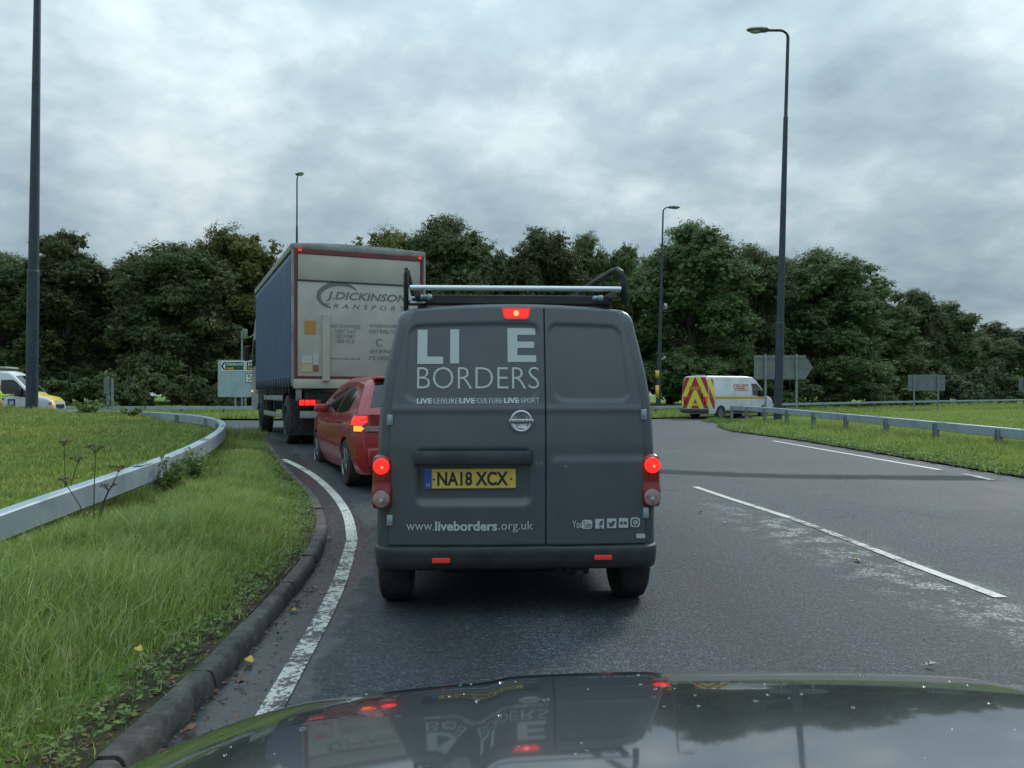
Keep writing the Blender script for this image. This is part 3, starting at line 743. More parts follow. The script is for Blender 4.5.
# roof rack: rear roller, lower bars, loops
rx = lambda px: vx(px) * 1.043 + .02
rz = lambda py: 1.32 + (vz(py) - 1.32) * 1.045
rack = B(); yr_ = .20
rack.cyl((rx(409), yr_ + .02, rz(288.5) + .0), (rx(621), yr_ + .02, rz(288.5) + .0), .0165, seg=14)
rk = rack.build('ladder_roller', M['bar'], van, angle=40)
rb = B()
rb.box((rx(516), yr_ + .09, 1.915), (1.20, .05, .055), .006)
rb.box((rx(506), yr_ + .16, 1.90), (1.28, .04, .03), .004)
for q in (-.60, .60):
    rb.box((q, 1.45, 1.935), (.035, 2.6, .045), .006)
for q in (1.0, 1.8, 2.6): rb.box((0, q, 1.935), (1.2, .04, .035), .005)
for q in (.35, 1.3, 2.5):
    for sg in (-1, 1): rb.box((sg * .58, q, 1.892), (.06, .07, .08), .008)
rb.build('rack_frame', M['dark_metal'], van)
b = B(); xl = rx(405); b.tube([(xl, yr_ + .03, 1.80), (xl, yr_ + .03, 2.07), (xl, yr_ + .05, 2.092), (xl, yr_ + .10, 2.10), (xl + .02, yr_ + .5, 1.96)], .0155)
b.build('rack_loop', M['van_trim'], van, smooth=True)
b = B(); xr_ = rx(624.5); b.tube([(xr_, yr_ + .03, 1.895), (xr_ - .005, yr_ + .03, 2.04), (xr_ - .016, yr_ + .04, 2.085), (xr_ - .038, yr_ + .06, 2.105), (xr_ - .06, yr_ + .10, 2.10), (xr_ - .22, yr_ + .36, 2.01), (xr_ - .24, yr_ + .5, 1.95)], .020)
b.build('rack_loop', M['van_trim'], van, smooth=True)
for q in ((420, 428), (594, 600)):
    b = B(); b.cyl((rx(q[0]), yr_ + .02, rz(297.5)), (rx(q[1]), yr_ + .02, rz(297.5)), .014, seg=12).sph((rx(q[1]), yr_ + .01, rz(298)), .02).sph((rx(q[0]), yr_ + .01, rz(298)), .015)
    b.build('bar_clamp', M['steel'], van, smooth=True)
for q in (298, 303): 
    b = B(); b.cyl((rx(409), yr_ + .03, rz(q)), (rx(424), yr_ + .03, rz(q)), .005, seg=8); b.build('rack_pin', M['bar'], van)

# ================================================================== red hatchback
car = empty('hatchback_car', (-1.195, 10.46, .10), R(22.5), 'red five-door hatchback between the lorry and the grey van, orange indicator lit', 'car')
HWC = [(.18, .78), (.35, .845), (.62, .866), (.90, .855), (.96, .83), (1.44, .575)]
ctop = [(0, .62), (.03, .80), (.07, .93), (.14, 1.02), (.28, 1.20), (.42, 1.36), (.52, 1.425), (1.0, 1.47), (1.7, 1.475), (2.15, 1.42), (2.6, 1.22), (3.0, .99), (3.3, .95), (3.7, .88), (3.92, .74), (3.99, .58)]
cplan = [(0, .86), (.04, .91), (.12, .955), (.3, .985), (.8, 1.0), (2.9, 1.0), (3.5, .97), (3.8, .88), (3.99, .70)]
cs = Shell(3.99, HWC, ctop, .20, cplan, r=.11, crown=.03, arches=((.72, .31), (3.18, .31)), ar=.355)
cs.build('body', M['red_paint'], car)
for sg in (-1, 1):
    cs.side_patch('rear_side_window', [(.70, 1.02, 1.22), (.92, .99, 1.34), (1.42, .975, 1.365)], M['glass_dark'], car, sg)
    cs.side_patch('front_side_window', [(1.50, .975, 1.365), (1.95, .965, 1.335), (2.4, .96, 1.20), (2.62, .955, 1.07)], M['glass_dark'], car, sg)
    for y0, y1 in ((.98, 1.46), (1.48, 2.55)):
        b = B(); b.grid(lambda u, v: cs.side(y0 - .008 + .006 * u, .32 + .62 * v, .0015, sg), 1, 8); b.build('door_gap', M['black'], car)
    for y_ in (1.12, 2.05):
        b = B(); p = cs.side(y_, .86, .012, sg); b.box(p, (.03, .16, .026), .009); b.build('door_handle', M['red_paint'], car, angle=40)
    b = B(); p = cs.side(2.42, 1.02, .10, sg); b.box(p, (.20, .10, .13), .035); b.build('door_mirror', M['red_paint'], car, angle=40)
    for x_, y_ in ((sg * .755, .72), (sg * .755, 3.18)): wheel(car, x_, y_, .315, .20, 5)
    # tail lamp wraps the corner
    b = B()
    def fl(u, v):
        z = .74 + .23 * v; y = .34 * max(0, u - .45) / .55 if u > .45 else 0
        if u > .45: return cs.side(.02 + y, z, .008, sg)
        x = sg * (.52 + (.0 + cs.side(.02, z, .008, 1).x - .52) * u / .45); return Vector((x, .012 - .006, z))
    b.grid(fl, 20, 6); tl = b.build('tail_lamp', M['red_lens'], car, smooth=True)
    b = B(); b.grid(lambda u, v: cs.side(.035 + .22 * u * (1 - .3 * v), .835 + .115 * v, .024, sg), 8, 6); b.build('brake_lens', M['red_lit'], tl)
    b = B(); b.grid(lambda u, v: cs.side(.03 + .12 * u, .755 + .07 * v, .022, sg), 6, 4); b.build('indicator_lens', M['amber_lit'], tl)
    b = B(); b.grid(lambda u, v: (sg * (.54 + .19 * u), -.003, .755 + .07 * v), 3, 3); b.build('clear_lens', M['clear_lens'], tl)
cs.roof_patch('rear_window', .165, .43, M['glass_dark'], car, -.9, .9)
cs.roof_patch('windscreen', 2.2, 2.93, M['glass_dark'], car, -.95, .95)
b = B(); b.box((0, .50, 1.445), (1.02, .22, .035), .014); b.build('roof_spoiler', M['red_paint'], car, angle=40)
b = B(); b.box((0, .02, .42), (1.42, .10, .26), .04); b.build('rear_bumper', M['red_paint'], car, angle=40)
b = B(); b.box((0, .0, .27), (1.3, .10, .12), .03); b.build('bumper_trim', M['black'], car, angle=40)
b = B(); b.box((0, -.035, .45), (.52, .01, .11), .002); b.build('number_plate', M['yellow_plate'], car)
b = B(); b.box((0, 2.0, .32), (1.36, 3.4, .22), .02); b.build('underbody', M['black'], car)
b = B(); b.tube([(-.12, .9, 1.50), (-.12, .78, 1.56)], .006); b.build('aerial', M['black'], car)

# ================================================================== curtain sided lorry
TRZ = .38
lorry = empty('curtain_side_lorry', (-2.84, 14.99, TRZ), R(23), 'tall blue-curtained lorry with cream tail lift, ahead of the red hatchback', 'lorry')
ZT, ZB, HWL = 3.69, 1.10, 1.25; LB = 6.95
def box_part(name, c, s_, m, parent=lorry, bev=.01, **k):
    b = B(); b.box(c, s_, bev, **k); return b.build(name, M[m], parent, angle=40)
box_part('cargo_floor', (0, LB / 2, ZB + .06), (2.44, LB - .1, .14), 'dark_metal')
# curtains with the scallops along the strap line
for sg in (-1, 1):
    b = B()
    def fc(u, v):
        y = .10 + (LB - .16) * u; z = ZB - .02 + (ZT - .14 - ZB) * v
        sag = .035 * abs(math.sin(y * math.pi / .42)) * (1 - sst(0, .10, v)); wv = .010 * math.sin(y * 7.1) * math.sin(v * math.pi)
        return (sg * (HWL + wv), y, z + sag)
    b.grid(fc, 160, 24, back=(-sg * .04, 0, 0)); cu = b.build('side_curtain', M['blue_curtain'], lorry, smooth=True)
    for k in range(16):
        b = B(); yk = .32 + k * .42; b.box((sg * (HWL + .012), yk, ZB + .02), (.012, .045, .30), .003); b.build('curtain_strap', M['dark_metal'], cu)
    box_part('roof_rail', (sg * (HWL - .02), LB / 2, ZT - .06), (.08, LB, .12), 'truck_grey')
b = B(); b.box((0, LB / 2, (ZB + ZT) / 2 + .05), (2.40, LB - .2, ZT - ZB - .14), .01); b.build('cargo_box', M['dirty_cream'], lorry)
b = B()
b.grid(lambda u, v: (-1.24 + 2.48 * u, -.01 + (LB + .02) * v, ZT + .05 * math.sin(u * math.pi) ** .6 + .0), 20, 12, back=(0, 0, -.08)); b.build('roof', M['truck_grey'], lorry, smooth=True)
# rear portal frame
rf = B()
rf.box((0, -.012, ZT - .045), (2.5, .07, .10), .015); rfo = rf.build('rear_roof_rail', M['truck_grey'], lorry, angle=40)
rf = B(); rf.box((0, -.022, ZT - .135), (2.44, .05, .085), .005)
for sg in (-1, 1): rf.box((sg * 1.19, -.022, (ZB + .16 + ZT - .18) / 2), (.05, .05, ZT - ZB - .34), .005)
rf.box((0, -.022, ZB + .155), (2.34, .052, .045), .005); rf.build('red_frame', M['frame_red'], lorry)
for sg in (-1, 1): box_part('corner_post', (sg * 1.235, .0, (ZB + ZT - .1) / 2), (.045, .09, ZT - ZB - .1), 'truck_grey')
box_part('header_panel', (0, -.02, ZT - .415), (2.30, .03, .47), 'dirty_cream')
for q in (-.62, .05, .7):
    pass
tlf = box_part('tail_lift', (0, -.035, (ZB + .18 + ZT - .66) / 2), (2.31, .05, ZT - .66 - ZB - .18), 'lift_panel')
box_part('lift_edge', (0, -.062, ZT - .665), (2.33, .03, .03), 'dark_metal')
box_part('sill', (0, -.02, ZB + .045), (2.46, .09, .17), 'dirty_cream')
# pixel -> place on the rear panel (u from the left edge by reading the photo crop)
def tx(px): # horizontal position across the back
    k = (px - 512) / F; c, s_ = math.cos(R(23)), math.sin(R(23)); ox, oy = -2.84, 14.99
    # x = ox + c*a ; y = oy + s*a ; x/y = k
    return (k * oy - ox) / (c - k * s_)
def tz(px, py):
    a_ = tx(px); Y = 14.99 + math.sin(R(23)) * a_; return CAM_H - (py - HY) / F * Y - TRZ
YT = -.0645
def ttext(body, p0, p1, m='text_grey', parent=tlf, y=YT, **k):
    a0, a1 = tx(p0[0]), tx(p1[0]); z1 = tz(p0[0], p0[1]); z0 = tz(p0[0], p1[1])
    return text('lettering', body, M[m], parent, (a0, a1, z0, z1), y, **k)
def tbox(name, p0, p1, m, parent=tlf, y=YT, th=.01):
    a0, a1 = tx(p0[0]), tx(p1[0]); z1 = tz(p0[0], p0[1]); z0 = tz(p0[0], p1[1])
    b = B(); b.box(((a0 + a1) / 2, y, (z0 + z1) / 2), (a1 - a0, th, z1 - z0), .002, seg=1); return b.build(name, M[m], parent)
tbox('wide_column', (321.5, 315), (328.8, 381), 'dirty_cream', y=-.085, th=.06)
tbox('orange_label', (304, 320.5), (315, 334), 'orange_tape'); tbox('white_label', (301.5, 356), (311.5, 363.5), 'label_white'); tbox('pale_label', (312.5, 354), (318, 365), 'label_white')
tbox('cream_label', (301, 364), (312, 372), 'label_cream'); tbox('brown_label', (312.5, 365.5), (318, 371.5), 'label_brown')
ttext('J.DICKINSON', (325.5, 291.5), (407, 301.5), 'logo_grey', bold=.02, shear=.25)
ttext('TRANSPORT', (324, 303.5), (404.5, 308), 'logo_grey', bold=.005, shear=.25, space=1.8)
for i, w in enumerate(('NATIONWIDE', 'NEXTDAY', 'DELIVERY', 'SERVICE')):
    hw_ = (14.5, 10.5, 10, 8.8)[i]; ttext(w, (345 - hw_, 324.3 + i * 5), (345 + hw_, 328 + i * 5), bold=.01)
ttext('www.jdt.co.uk', (330, 357), (360, 360.5), bold=.01, shear=.2)
for i, (w, x1) in enumerate((('WAREHOUSING', 391), ('DISTRIBUTION', 392))): ttext(w, (368.5, 324 + i * 5.7), (x1 + 10, 327.6 + i * 5.7), bold=.01)
ttext('01896', (369, 349.5), (390, 353), bold=.02, shear=.2); ttext('751800', (367.5, 356), (390, 360), bold=.02, shear=.2)
def swoosh(name, cx, cy, rx, ry, a0, a1, w, m):
    b = B(); n = 40; rows = []
    for i in range(n + 1):
        t = i / n; a_ = R(a0 + (a1 - a0) * t); ww = w * math.sin(math.pi * min(1, max(0.02, t))) ** .6
        P = []
        for q in (-.5, .5):
            px = cx + (rx + q * ww) * math.cos(a_); py = cy - (ry + q * ww) * math.sin(a_); P.append(b.bm.verts.new((tx(px), YT - .001, tz(px, py))))
        rows.append(P)
    for A_, C_ in zip(rows, rows[1:]): b.bm.faces.new((A_[0], A_[1], C_[1], C_[0]))
    return b.build(name, M[m], tlf)
swoosh('curved_mark', 338, 296.5, 20, 12.2, 25, 250, 4.6, 'logo_grey')
swoosh('swirl_mark', 379, 342.8, 3.2, 3.2, 20, 330, 1.6, 'text_grey')
for px in (299.5, 419):
    a_ = tx(px); b = B(); b.box((a_, -.06, ZT - .12), (.055, .02, .032), .006); b.build('marker_lamp', M['red_lit'], lorry)
# chassis, wheels, guards, lamps
for sg in (-1, 1):
    box_part('chassis_rail', (sg * .42, LB / 2 - .2, .86), (.09, LB + .6, .24), 'dark_metal')
    box_part('side_guard_rail', (sg * 1.19, 3.55, .88), (.03, 3.5, .11), 'truck_grey', bev=.006); box_part('side_guard_rail', (sg * 1.19, 3.55, .52), (.03, 3.5, .11), 'truck_grey', bev=.006)
    for q in (2.0, 3.5, 5.0): box_part('guard_post', (sg * 1.15, q, .75), (.05, .05, .62), 'dark_metal', bev=.004)
    box_part('mudflap', (sg * .98, .35, .52), (.50, .02, .66), 'rubber', bev=.004)
    for q in (1.0, 1.0): pass
    for xx in (sg * 1.09, sg * .80): wheel(lorry, xx, 1.05, .47, .26, 0, 'dark_metal')
    wheel(lorry, sg * 1.07, 6.1, .47, .28, 0, 'dark_metal')
    b = B(); b.lathe([(.56, -.16), (.56, .16)], seg=40, c=(sg * 1.05, 1.05, .47))
    bmesh.ops.delete(b.bm, geom=[f for f in b.bm.faces if f.calc_center_median().z < .50], context='FACES'); b.build('mudguard', M['black'], lorry, smooth=True)
    # rear lamp cluster
    lx = sg * .93; lc = box_part('lamp_cluster', (lx, -.0, .80), (.44, .07, .13), 'black')
    for i, mm in enumerate(('red_lit', 'red_lit', 'red_lit', 'red_lens')):
        b = B(); b.box((lx - sg * (-.15 + i * .10), -.04, .80), (.085, .012, .095), .012); b.build('lens', M[mm], lc, angle=40)
    box_part('bracket', (sg * 1.13, -.0, ZB - .12), (.10, .06, .30), 'truck_grey')
    box_part('lift_arm', (sg * .38, .08, .80), (.07, .16, .65), 'dark_metal')
box_part('underrun_bar', (0, .02, .58), (2.2, .09, .13), 'truck_grey')
box_part('lift_beam', (0, .12, .70), (1.5, .14, .14), 'dark_metal')
box_part('load_apron', (0, .35, .88), (1.9, .5, .22), 'black')
# cab
cab = B(); 
cab.prism([(7.12, .75), (7.12, 3.0), (7.4, 3.08), (8.1, 2.95), (8.9, 2.1), (9.0, 1.2), (9.0, .55), (7.5, .55)], lambda u, v, q: (q, u, v), -1.16, 1.16)
cb_ = cab.build('cab', M['truck_grey'], lorry)
for sg in (-1, 1):
    b = B(); b.prism([(7.75, 1.75), (7.8, 2.45), (8.35, 2.45), (8.75, 1.95), (8.78, 1.7)], lambda u, v, q: (q, u, v), sg * 1.15, sg * 1.17); b.build('cab_window', M['glass_dark'], cb_)
    b = B(); b.box((sg * 1.34, 8.5, 2.1), (.14, .10, .42), .03).cyl((sg * 1.15, 8.6, 2.3), (sg * 1.34, 8.5, 2.3), .015); b.build('cab_mirror', M['black'], cb_)
b = B(); b.box((-1.24, 7.9, 1.05), (.04, .12, .06), .01); b.build('side_marker_lamp', M['amber_lit'], cb_)

# ================================================================== white works van on the far side of the junction
def chevron_mat():
    m = mat('chevron', (.5, .5, .1), .45); t = m.node_tree; p = t.nodes['Principled BSDF']
    tcn = N(t, 'ShaderNodeTexCoord'); s_ = N(t, 'ShaderNodeSeparateXYZ'); t.links.new(tcn.outputs['Object'], s_.inputs[0])
    h = math_n(t, 'ADD', math_n(t, 'ABSOLUTE', s_.outputs[0]), math_n(t, 'MULTIPLY', s_.outputs[1], .9))
    f = math_n(t, 'FRACT', math_n(t, 'MULTIPLY', math_n(t, 'ADD', math_n(t, 'MULTIPLY', h, 1.9), math_n(t, 'ADD', s_.outputs[2], .12)), .80))
    t.links.new(mix(t, math_n(t, 'GREATER_THAN', f, .52), (.66, .62, .06), (.36, .03, .04)), p.inputs['Base Color'])
    return m
M['chevron'] = chevron_mat()
M['stripe'] = mat('amber_stripe', (.55, .34, .03), .4)
M['letter_red'] = mat('letter_red', (.45, .10, .03), .5)
def big_van(loc, rz, label, kind):
    v = empty('works_van', loc, rz, label, 'van')
    hw = [(.25, .93), (.5, .985), (1.2, .99), (1.6, .96), (2.35, .83)]
    top = [(0, 2.28), (.04, 2.36), (.1, 2.38), (3.6, 2.40), (3.95, 2.36), (4.2, 2.22), (4.95, 1.40), (5.1, 1.30), (5.6, 1.18), (5.82, 1.0), (5.88, .6)]
    plan = [(0, .975), (.05, .995), (.1, 1.0), (4.6, 1.0), (5.4, .95), (5.75, .86), (5.88, .72)]
    sh = Shell(5.88, hw, top, .30, plan, r=.13, crown=.04, arches=((.98, .35), (4.75, .35)), ar=.42)
    sh.build('body', M['white_paint'], v, step=.07)
    for sg in (-1, 1):
        for y_ in (.98, 4.75): wheel(v, sg * .88, y_, .355, .22, 0)
        sh.side_patch('cab_window', [(3.72, 1.32, 1.98), (4.2, 1.28, 2.0), (4.35, 1.24, 1.90), (4.85, 1.18, 1.36)], M['glass_dark'], v, sg)
        b = B(); b.grid(lambda u, w: sh.side(3.62, .5 + 1.55 * w, .002, sg) + Vector((0, .012 * u, 0)), 1, 8); b.build('door_gap', M['black'], v)
        b = B(); b.box((sg * 1.12, 4.55, 1.45), (.18, .12, .36), .04); b.build('door_mirror', M['black'], v, angle=40)
        b = B(); b.box((sg * .99, 2.85, .42), (.04, 2.9, .16), .015); b.build('side_rub_strip', M['van_trim'], v, angle=40)
        b = B(); b.box((sg * .72, -.02, 1.05), (.14, .06, .42), .02); b.build('tail_lamp', M['red_lens'], v, angle=40)
        b = B(); b.box((sg * .74, 5.68, .92), (.26, .24, .20), .06); b.build('headlamp', M['clear_lens'], v, angle=40)
    sh.roof_patch('windscreen', 4.25, 4.92, M['glass_dark'], v, -.95, .95)
    b = B(); b.box((0, -.06, .46), (1.9, .16, .22), .03); b.build('rear_bumper', M['van_trim'], v, angle=40)
    b = B(); b.box((0, 5.84, .50), (1.75, .20, .32), .06); b.build('front_bumper', M['van_trim'], v, angle=40)
    b = B(); b.box((0, 2.9, .40), (1.7, 5.2, .24), .02); b.build('underbody', M['black'], v)
    return v, sh
COL_LOC = (10.15, 44.3, -.02)
cv, sh = big_van(COL_LOC, -R(54), 'white works van with red and yellow chevrons on its back, beyond the crash barrier', 'chevron')
b = B()
def fr(u, w):
    z = .60 + 1.72 * w; x = (sh.W(z) * .975 - .02 - (.05 if w > .95 else 0)) * (2 * u - 1); return (x, -.012, z)
b.grid(fr, 12, 12, back=(0, .012, 0)); b.build('chevron_panel', M['chevron'], cv)
for sg in (-1, 1):
    b = B(); b.grid(lambda u, w: sh.side(.02 + .42 * u, .60 + 1.62 * w, .006, sg), 5, 14); b.build('side_chevrons', M['chevron'], cv)
    b = B(); b.grid(lambda u, w: sh.side(.46 + 4.9 * u, 1.13 + .13 * w, .007, sg), 40, 2); b.build('amber_stripe', M['stripe'], cv)
text('lettering', 'COLLETT', M['letter_red'], cv, (2.10, 3.45, 1.66, 1.95), 0, bold=.05, plane=lambda x, z: tuple(sh.side(x, z, .008, 1)))
b = B(); b.grid(lambda u, w: sh.side(2.15 + 1.15 * u, 1.58 + .035 * w, .007, 1), 12, 1); b.build('underline', M['text_grey'], cv)
b = B(); b.box((0, -.02, 1.72), (.86, .02, .17), .004); b.build('orange_board', M['orange_tape'], cv)
b = B(); b.box((0, -.03, .80), (.40, .02, .14), .004); b.build('number_plate', M['yellow_plate'], cv)
b = B(); b.box((-.0, .25, 2.45), (.9, .2, .05), .02).box((-.3, .3, 2.50), (.15, .15, .08), .02); b.build('roof_beacon_bar', M['dark_metal'], cv)
b = B(); b.box((.50, -.05, 1.30), (.10, .03, .26), .01); b.build('door_handle', M['dark_metal'], cv)
for sg in (-1, 1):
    b = B(); b.box((sg * .80, -.035, 1.12), (.12, .05, .30), .015); b.build('brake_lens', M['red_glow'], cv)

# white and yellow van at the left, with the person beside it
hv, hsh = big_van((-27.0, 36.55, .02), -R(80), 'white van with yellow bonnet and roof light bar, at the left edge of the photo', 'yellow')
b = B(); b.grid(lambda u, w: hsh.roof((-.96 + 1.92 * u), 4.97 + .84 * w, .008), 14, 12, back=(0, 0, -.012)); b.build('bonnet', M['yellow_paint'], hv, smooth=True)
b = B(); b.box((0, 3.35, 2.56), (1.35, .95, .07), .025).box((0, 3.3, 2.48), (.9, .5, .09), .02); b.build('roof_light_bar', M['label_white'], hv, angle=40)
b = B(); b.grid(lambda u, w: hsh.side(4.02 + .32 * u, .78 + .34 * w, .007, 1), 4, 4); b.build('blue_panel', M['blue'], hv)
b = B(); b.grid(lambda u, w: hsh.side(4.09 + .18 * u, .86 + .18 * w, .010, 1), 4, 4); b.build('panel_mark', M['label_white'], hv)
for sg in (-1, 1):
    b = B(); b.grid(lambda u, w: hsh.side(2.35 + 1.15 * u, .55 + 1.5 * w, .006, sg), 8, 10); b.build('side_door', M['white_paint'], hv)
    b = B(); b.grid(lambda u, w: hsh.side(2.45 + .95 * u, 1.32 + .62 * w, .010, sg), 8, 6); b.build('crew_window', M['glass_dark'], hv)
    b = B(); b.box(hsh.side(3.8, 1.12, .01, sg), (.03, .18, .05), .01); b.build('door_handle', M['black'], hv)
    b = B(); b.grid(lambda u, w: hsh.side(.1 + 2.1 * u, .62 + .45 * w, .007, sg), 20, 4); b.build('yellow_band', M['yellow_paint'], hv)
b = B(); b.box((0, 5.88, .78), (.9, .06, .18), .02); b.build('grille', M['black'], hv)
b = B(); b.box((.86, 5.90, .90), (.10, .10, .12), .03); b.build('amber_side_lamp', M['amber_lit'], hv, angle=40)

# ================================================================== people
def skinned(name, joints, edges, m, parent=None, sub=2, root=0):
    me = bpy.data.meshes.new(name); me.from_pydata([j[0] for j in joints], edges, []); me.update()
    o = bpy.data.objects.new(name, me); col.objects.link(o)
    md = o.modifiers.new('s', 'SKIN'); ms = o.modifiers.new('u', 'SUBSURF'); ms.levels = sub; ms.render_levels = sub
    sv = me.skin_vertices[0].data
    for i, j in enumerate(joints):
        r_ = j[1]; sv[i].radius = (r_, r_) if not isinstance(r_, tuple) else r_; sv[i].use_root = (i == root)
    dg = bpy.context.evaluated_depsgraph_get(); dg.update()
    me2 = bpy.data.meshes.new_from_object(o.evaluated_get(dg)); bpy.data.objects.remove(o)
    me2.materials.clear(); return link_mesh(name, me2, m, parent, smooth=True)
px_, py_ = -22.62, 35.2
person = empty('person', (px_, py_, .03), R(-70), 'person in yellow high-visibility jacket standing beside the white van with yellow bonnet', 'person')
J = [((0, 0, .95), .145), ((0, 0, 1.12), .135), ((0, 0, 1.32), .155), ((0, .01, 1.46), .09), ((0, .02, 1.54), .055), ((0, .03, 1.63), .088), ((0, .03, 1.72), .080),
     ((-.19, 0, 1.43), .062), ((-.26, .12, 1.25), .048), ((-.22, .42, 1.30), .036), ((-.22, .50, 1.31), .028),
     ((.19, 0, 1.43), .062), ((.25, -.03, 1.16), .047), ((.25, .07, .92), .036), ((.25, .09, .84), .028),
     ((-.10, 0, .86), .098), ((-.11, .02, .50), .062), ((-.11, -.01, .09), .042), ((-.11, .14, .04), .035),
     ((.10, 0, .86), .098), ((.11, .02, .50), .062), ((.11, -.01, .09), .042), ((.11, .14, .04), .035)]
E = [(0, 1), (1, 2), (2, 3), (3, 4), (4, 5), (5, 6), (3, 7), (7, 8), (8, 9), (9, 10), (3, 11), (11, 12), (12, 13), (13, 14), (0, 15), (15, 16), (16, 17), (17, 18), (0, 19), (19, 20), (20, 21), (21, 22)]
skinned('body', J, E, M['skin'], person)
JJ = [((0, 0, .86), .158), ((0, 0, 1.12), .150), ((0, 0, 1.33), .168), ((0, .01, 1.46), .098), ((-.19, 0, 1.43), .074), ((-.26, .12, 1.25), .060), ((-.22, .40, 1.30), .048), ((.19, 0, 1.43), .074), ((.25, -.03, 1.16), .060), ((.25, .06, .94), .048)]
skinned('jacket', JJ, [(0, 1), (1, 2), (2, 3), (3, 4), (4, 5), (5, 6), (3, 7), (7, 8), (8, 9)], M['hivis'], person)
skinned('trousers', [((0, 0, .90), .15), ((-.10, 0, .84), .108), ((-.11, .02, .50), .074), ((-.11, -.01, .11), .056), ((.10, 0, .84), .108), ((.11, .02, .50), .074), ((.11, -.01, .11), .056)], [(0, 1), (1, 2), (2, 3), (0, 4), (4, 5), (5, 6)], M['orange_cloth'], person)
b = B(); b.sph((0, .015, 1.70), .098, (1, 1.05, .9)); b.build('hair', M['orange_cloth'], person, smooth=True)
for sx in (-1, 1):
    b = B(); b.box((sx * .11, .05, .045), (.10, .28, .09), .03); b.build('boot', M['black'], person, angle=50)
    for k in range(4):
        hx, hy, hz = (-.22, .50, 1.31) if sx < 0 else (.25, .09, .84)
        q = (k - 1.5) * .018; d = (0, .07 - abs(k - 1.2) * .008, -.02) if sx < 0 else (0, .02, -.075 + abs(k - 1.2) * .008)
        b = B(); b.tube([(hx, hy, hz + q) if sx < 0 else (hx, hy + q, hz), ((hx, hy + d[1], hz + q + d[2] * .3) if sx < 0 else (hx, hy + q + d[1] * .5, hz + d[2] * .7)), ((hx, hy + d[1] * 1.3, hz + q + d[2]) if sx < 0 else (hx, hy + q + d[1], hz + d[2]))], [.010, .009, .007], 8)
        b.build('finger', M['skin'], person, smooth=True)

# ================================================================== crash barriers
def path(pts, step):
    p = np.array(pts, float); s_ = np.concatenate([[0], np.cumsum(np.linalg.norm(np.diff(p[:, :2], axis=0), axis=1))])
    q = np.arange(0, s_[-1] + 1e-6, step); out = np.stack([np.interp(q, s_, p[:, k]) for k in range(3)], 1)
    n = max(1, int(.9 / step)); kk = np.exp(-.5 * (np.arange(-3 * n, 3 * n + 1) / n) ** 2); kk /= kk.sum()
    for k in range(3): out[:, k] = np.convolve(np.pad(out[:, k], 3 * n, mode='reflect', reflect_type='odd'), kk, 'valid')
    return out
def barrier(pts, label, prof, zf, post_every, post_side, h=.20, psz=(.10, .11), first=0, joint=3.2):
    """pts: x,y,z of the front upper edge; prof: cross-section (out,up) with out>0 towards the traffic side"""
    b0 = Vector(pts[0]); root = empty('crash_barrier', (b0.x, b0.y, 0), 0, label, 'crash barrier')
    P = path(pts, .12); b = B(); rings = []; n = len(P)
    for i in range(n):
        t = P[min(i + 1, n - 1)] - P[max(i - 1, 0)]; t = Vector((t[0], t[1], 0)).normalized(); nr = Vector((t.y, -t.x, 0)) * post_side
        rings.append([b.bm.verts.new(Vector(P[i]) - Vector((b0.x, b0.y, 0)) + nr * o_ + Vector((0, 0, u_))) for o_, u_ in prof])
    m_ = len(prof)
    for A_, C_ in zip(rings, rings[1:]):
        for k in range(m_): b.bm.faces.new((A_[k], A_[(k + 1) % m_], C_[(k + 1) % m_], C_[k]))
    b.bm.faces.new(rings[0]); b.bm.faces.new(rings[-1][::-1])
    beam = b.build('rail_beam', M['steel'], root, angle=30)
    jn = int(joint / .12)
    for i in range(jn // 2, n - 2, jn):     # bolted laps
        t = Vector(P[i + 1] - P[i - 1]); t.z = 0; t.normalize(); nr = Vector((t.y, -t.x, 0)) * post_side
        b = B(); rot = Matrix((t, nr, Vector((0, 0, 1)))).transposed()
        c = Vector(P[i]) - Vector((b0.x, b0.y, 0))
        b.box(c + nr * (.004 - .05) + Vector((0, 0, .006)), (.34, .09, .008), .002, rot, 1)
        for q in (-.12, -.04, .04, .12): b.cyl(c + t * q + nr * -.05 + Vector((0, 0, .008)), c + t * q + nr * -.05 + Vector((0, 0, .022)), .011, seg=6)
        b.build('splice_plate', M['steel'], beam)
    pn = int(post_every / .12)
    for i in range(first, n, pn):
        t = Vector(P[min(i + 1, n - 1)] - P[max(i - 1, 0)]); t.z = 0; t.normalize(); nr = Vector((t.y, -t.x, 0)) * post_side
        c = Vector(P[i]) - Vector((b0.x, b0.y, 0)) - nr * .12; rot = Matrix((t, nr, Vector((0, 0, 1)))).transposed()
        zg = float(zf(P[i][0], P[i][1])); zt = P[i][2] - .03
        b = B(); w = psz[0]
        b.box((c.x, c.y, (zg - .05 + zt) / 2), (w, .008, zt - zg + .05), 0, rot); b.box(Vector((c.x, c.y, (zg - .05 + zt) / 2)) + t * (w / 2), (.008, psz[1], zt - zg + .05), 0, rot); b.box(Vector((c.x, c.y, (zg - .05 + zt) / 2)) - t * (w / 2), (.008, psz[1], zt - zg + .05), 0, rot)
        b.build('barrier_post', M['post_galv'], root)
    return root
def U(px, py, Y): return ((px - 512) / F * Y, Y, CAM_H - (py - HY) / F * Y)
boxp = [(0, -.012), (-.010, 0), (-.11, 0), (-.12, -.012), (-.12, -.19), (-.10, -.20), (-.012, -.20), (0, -.188)]
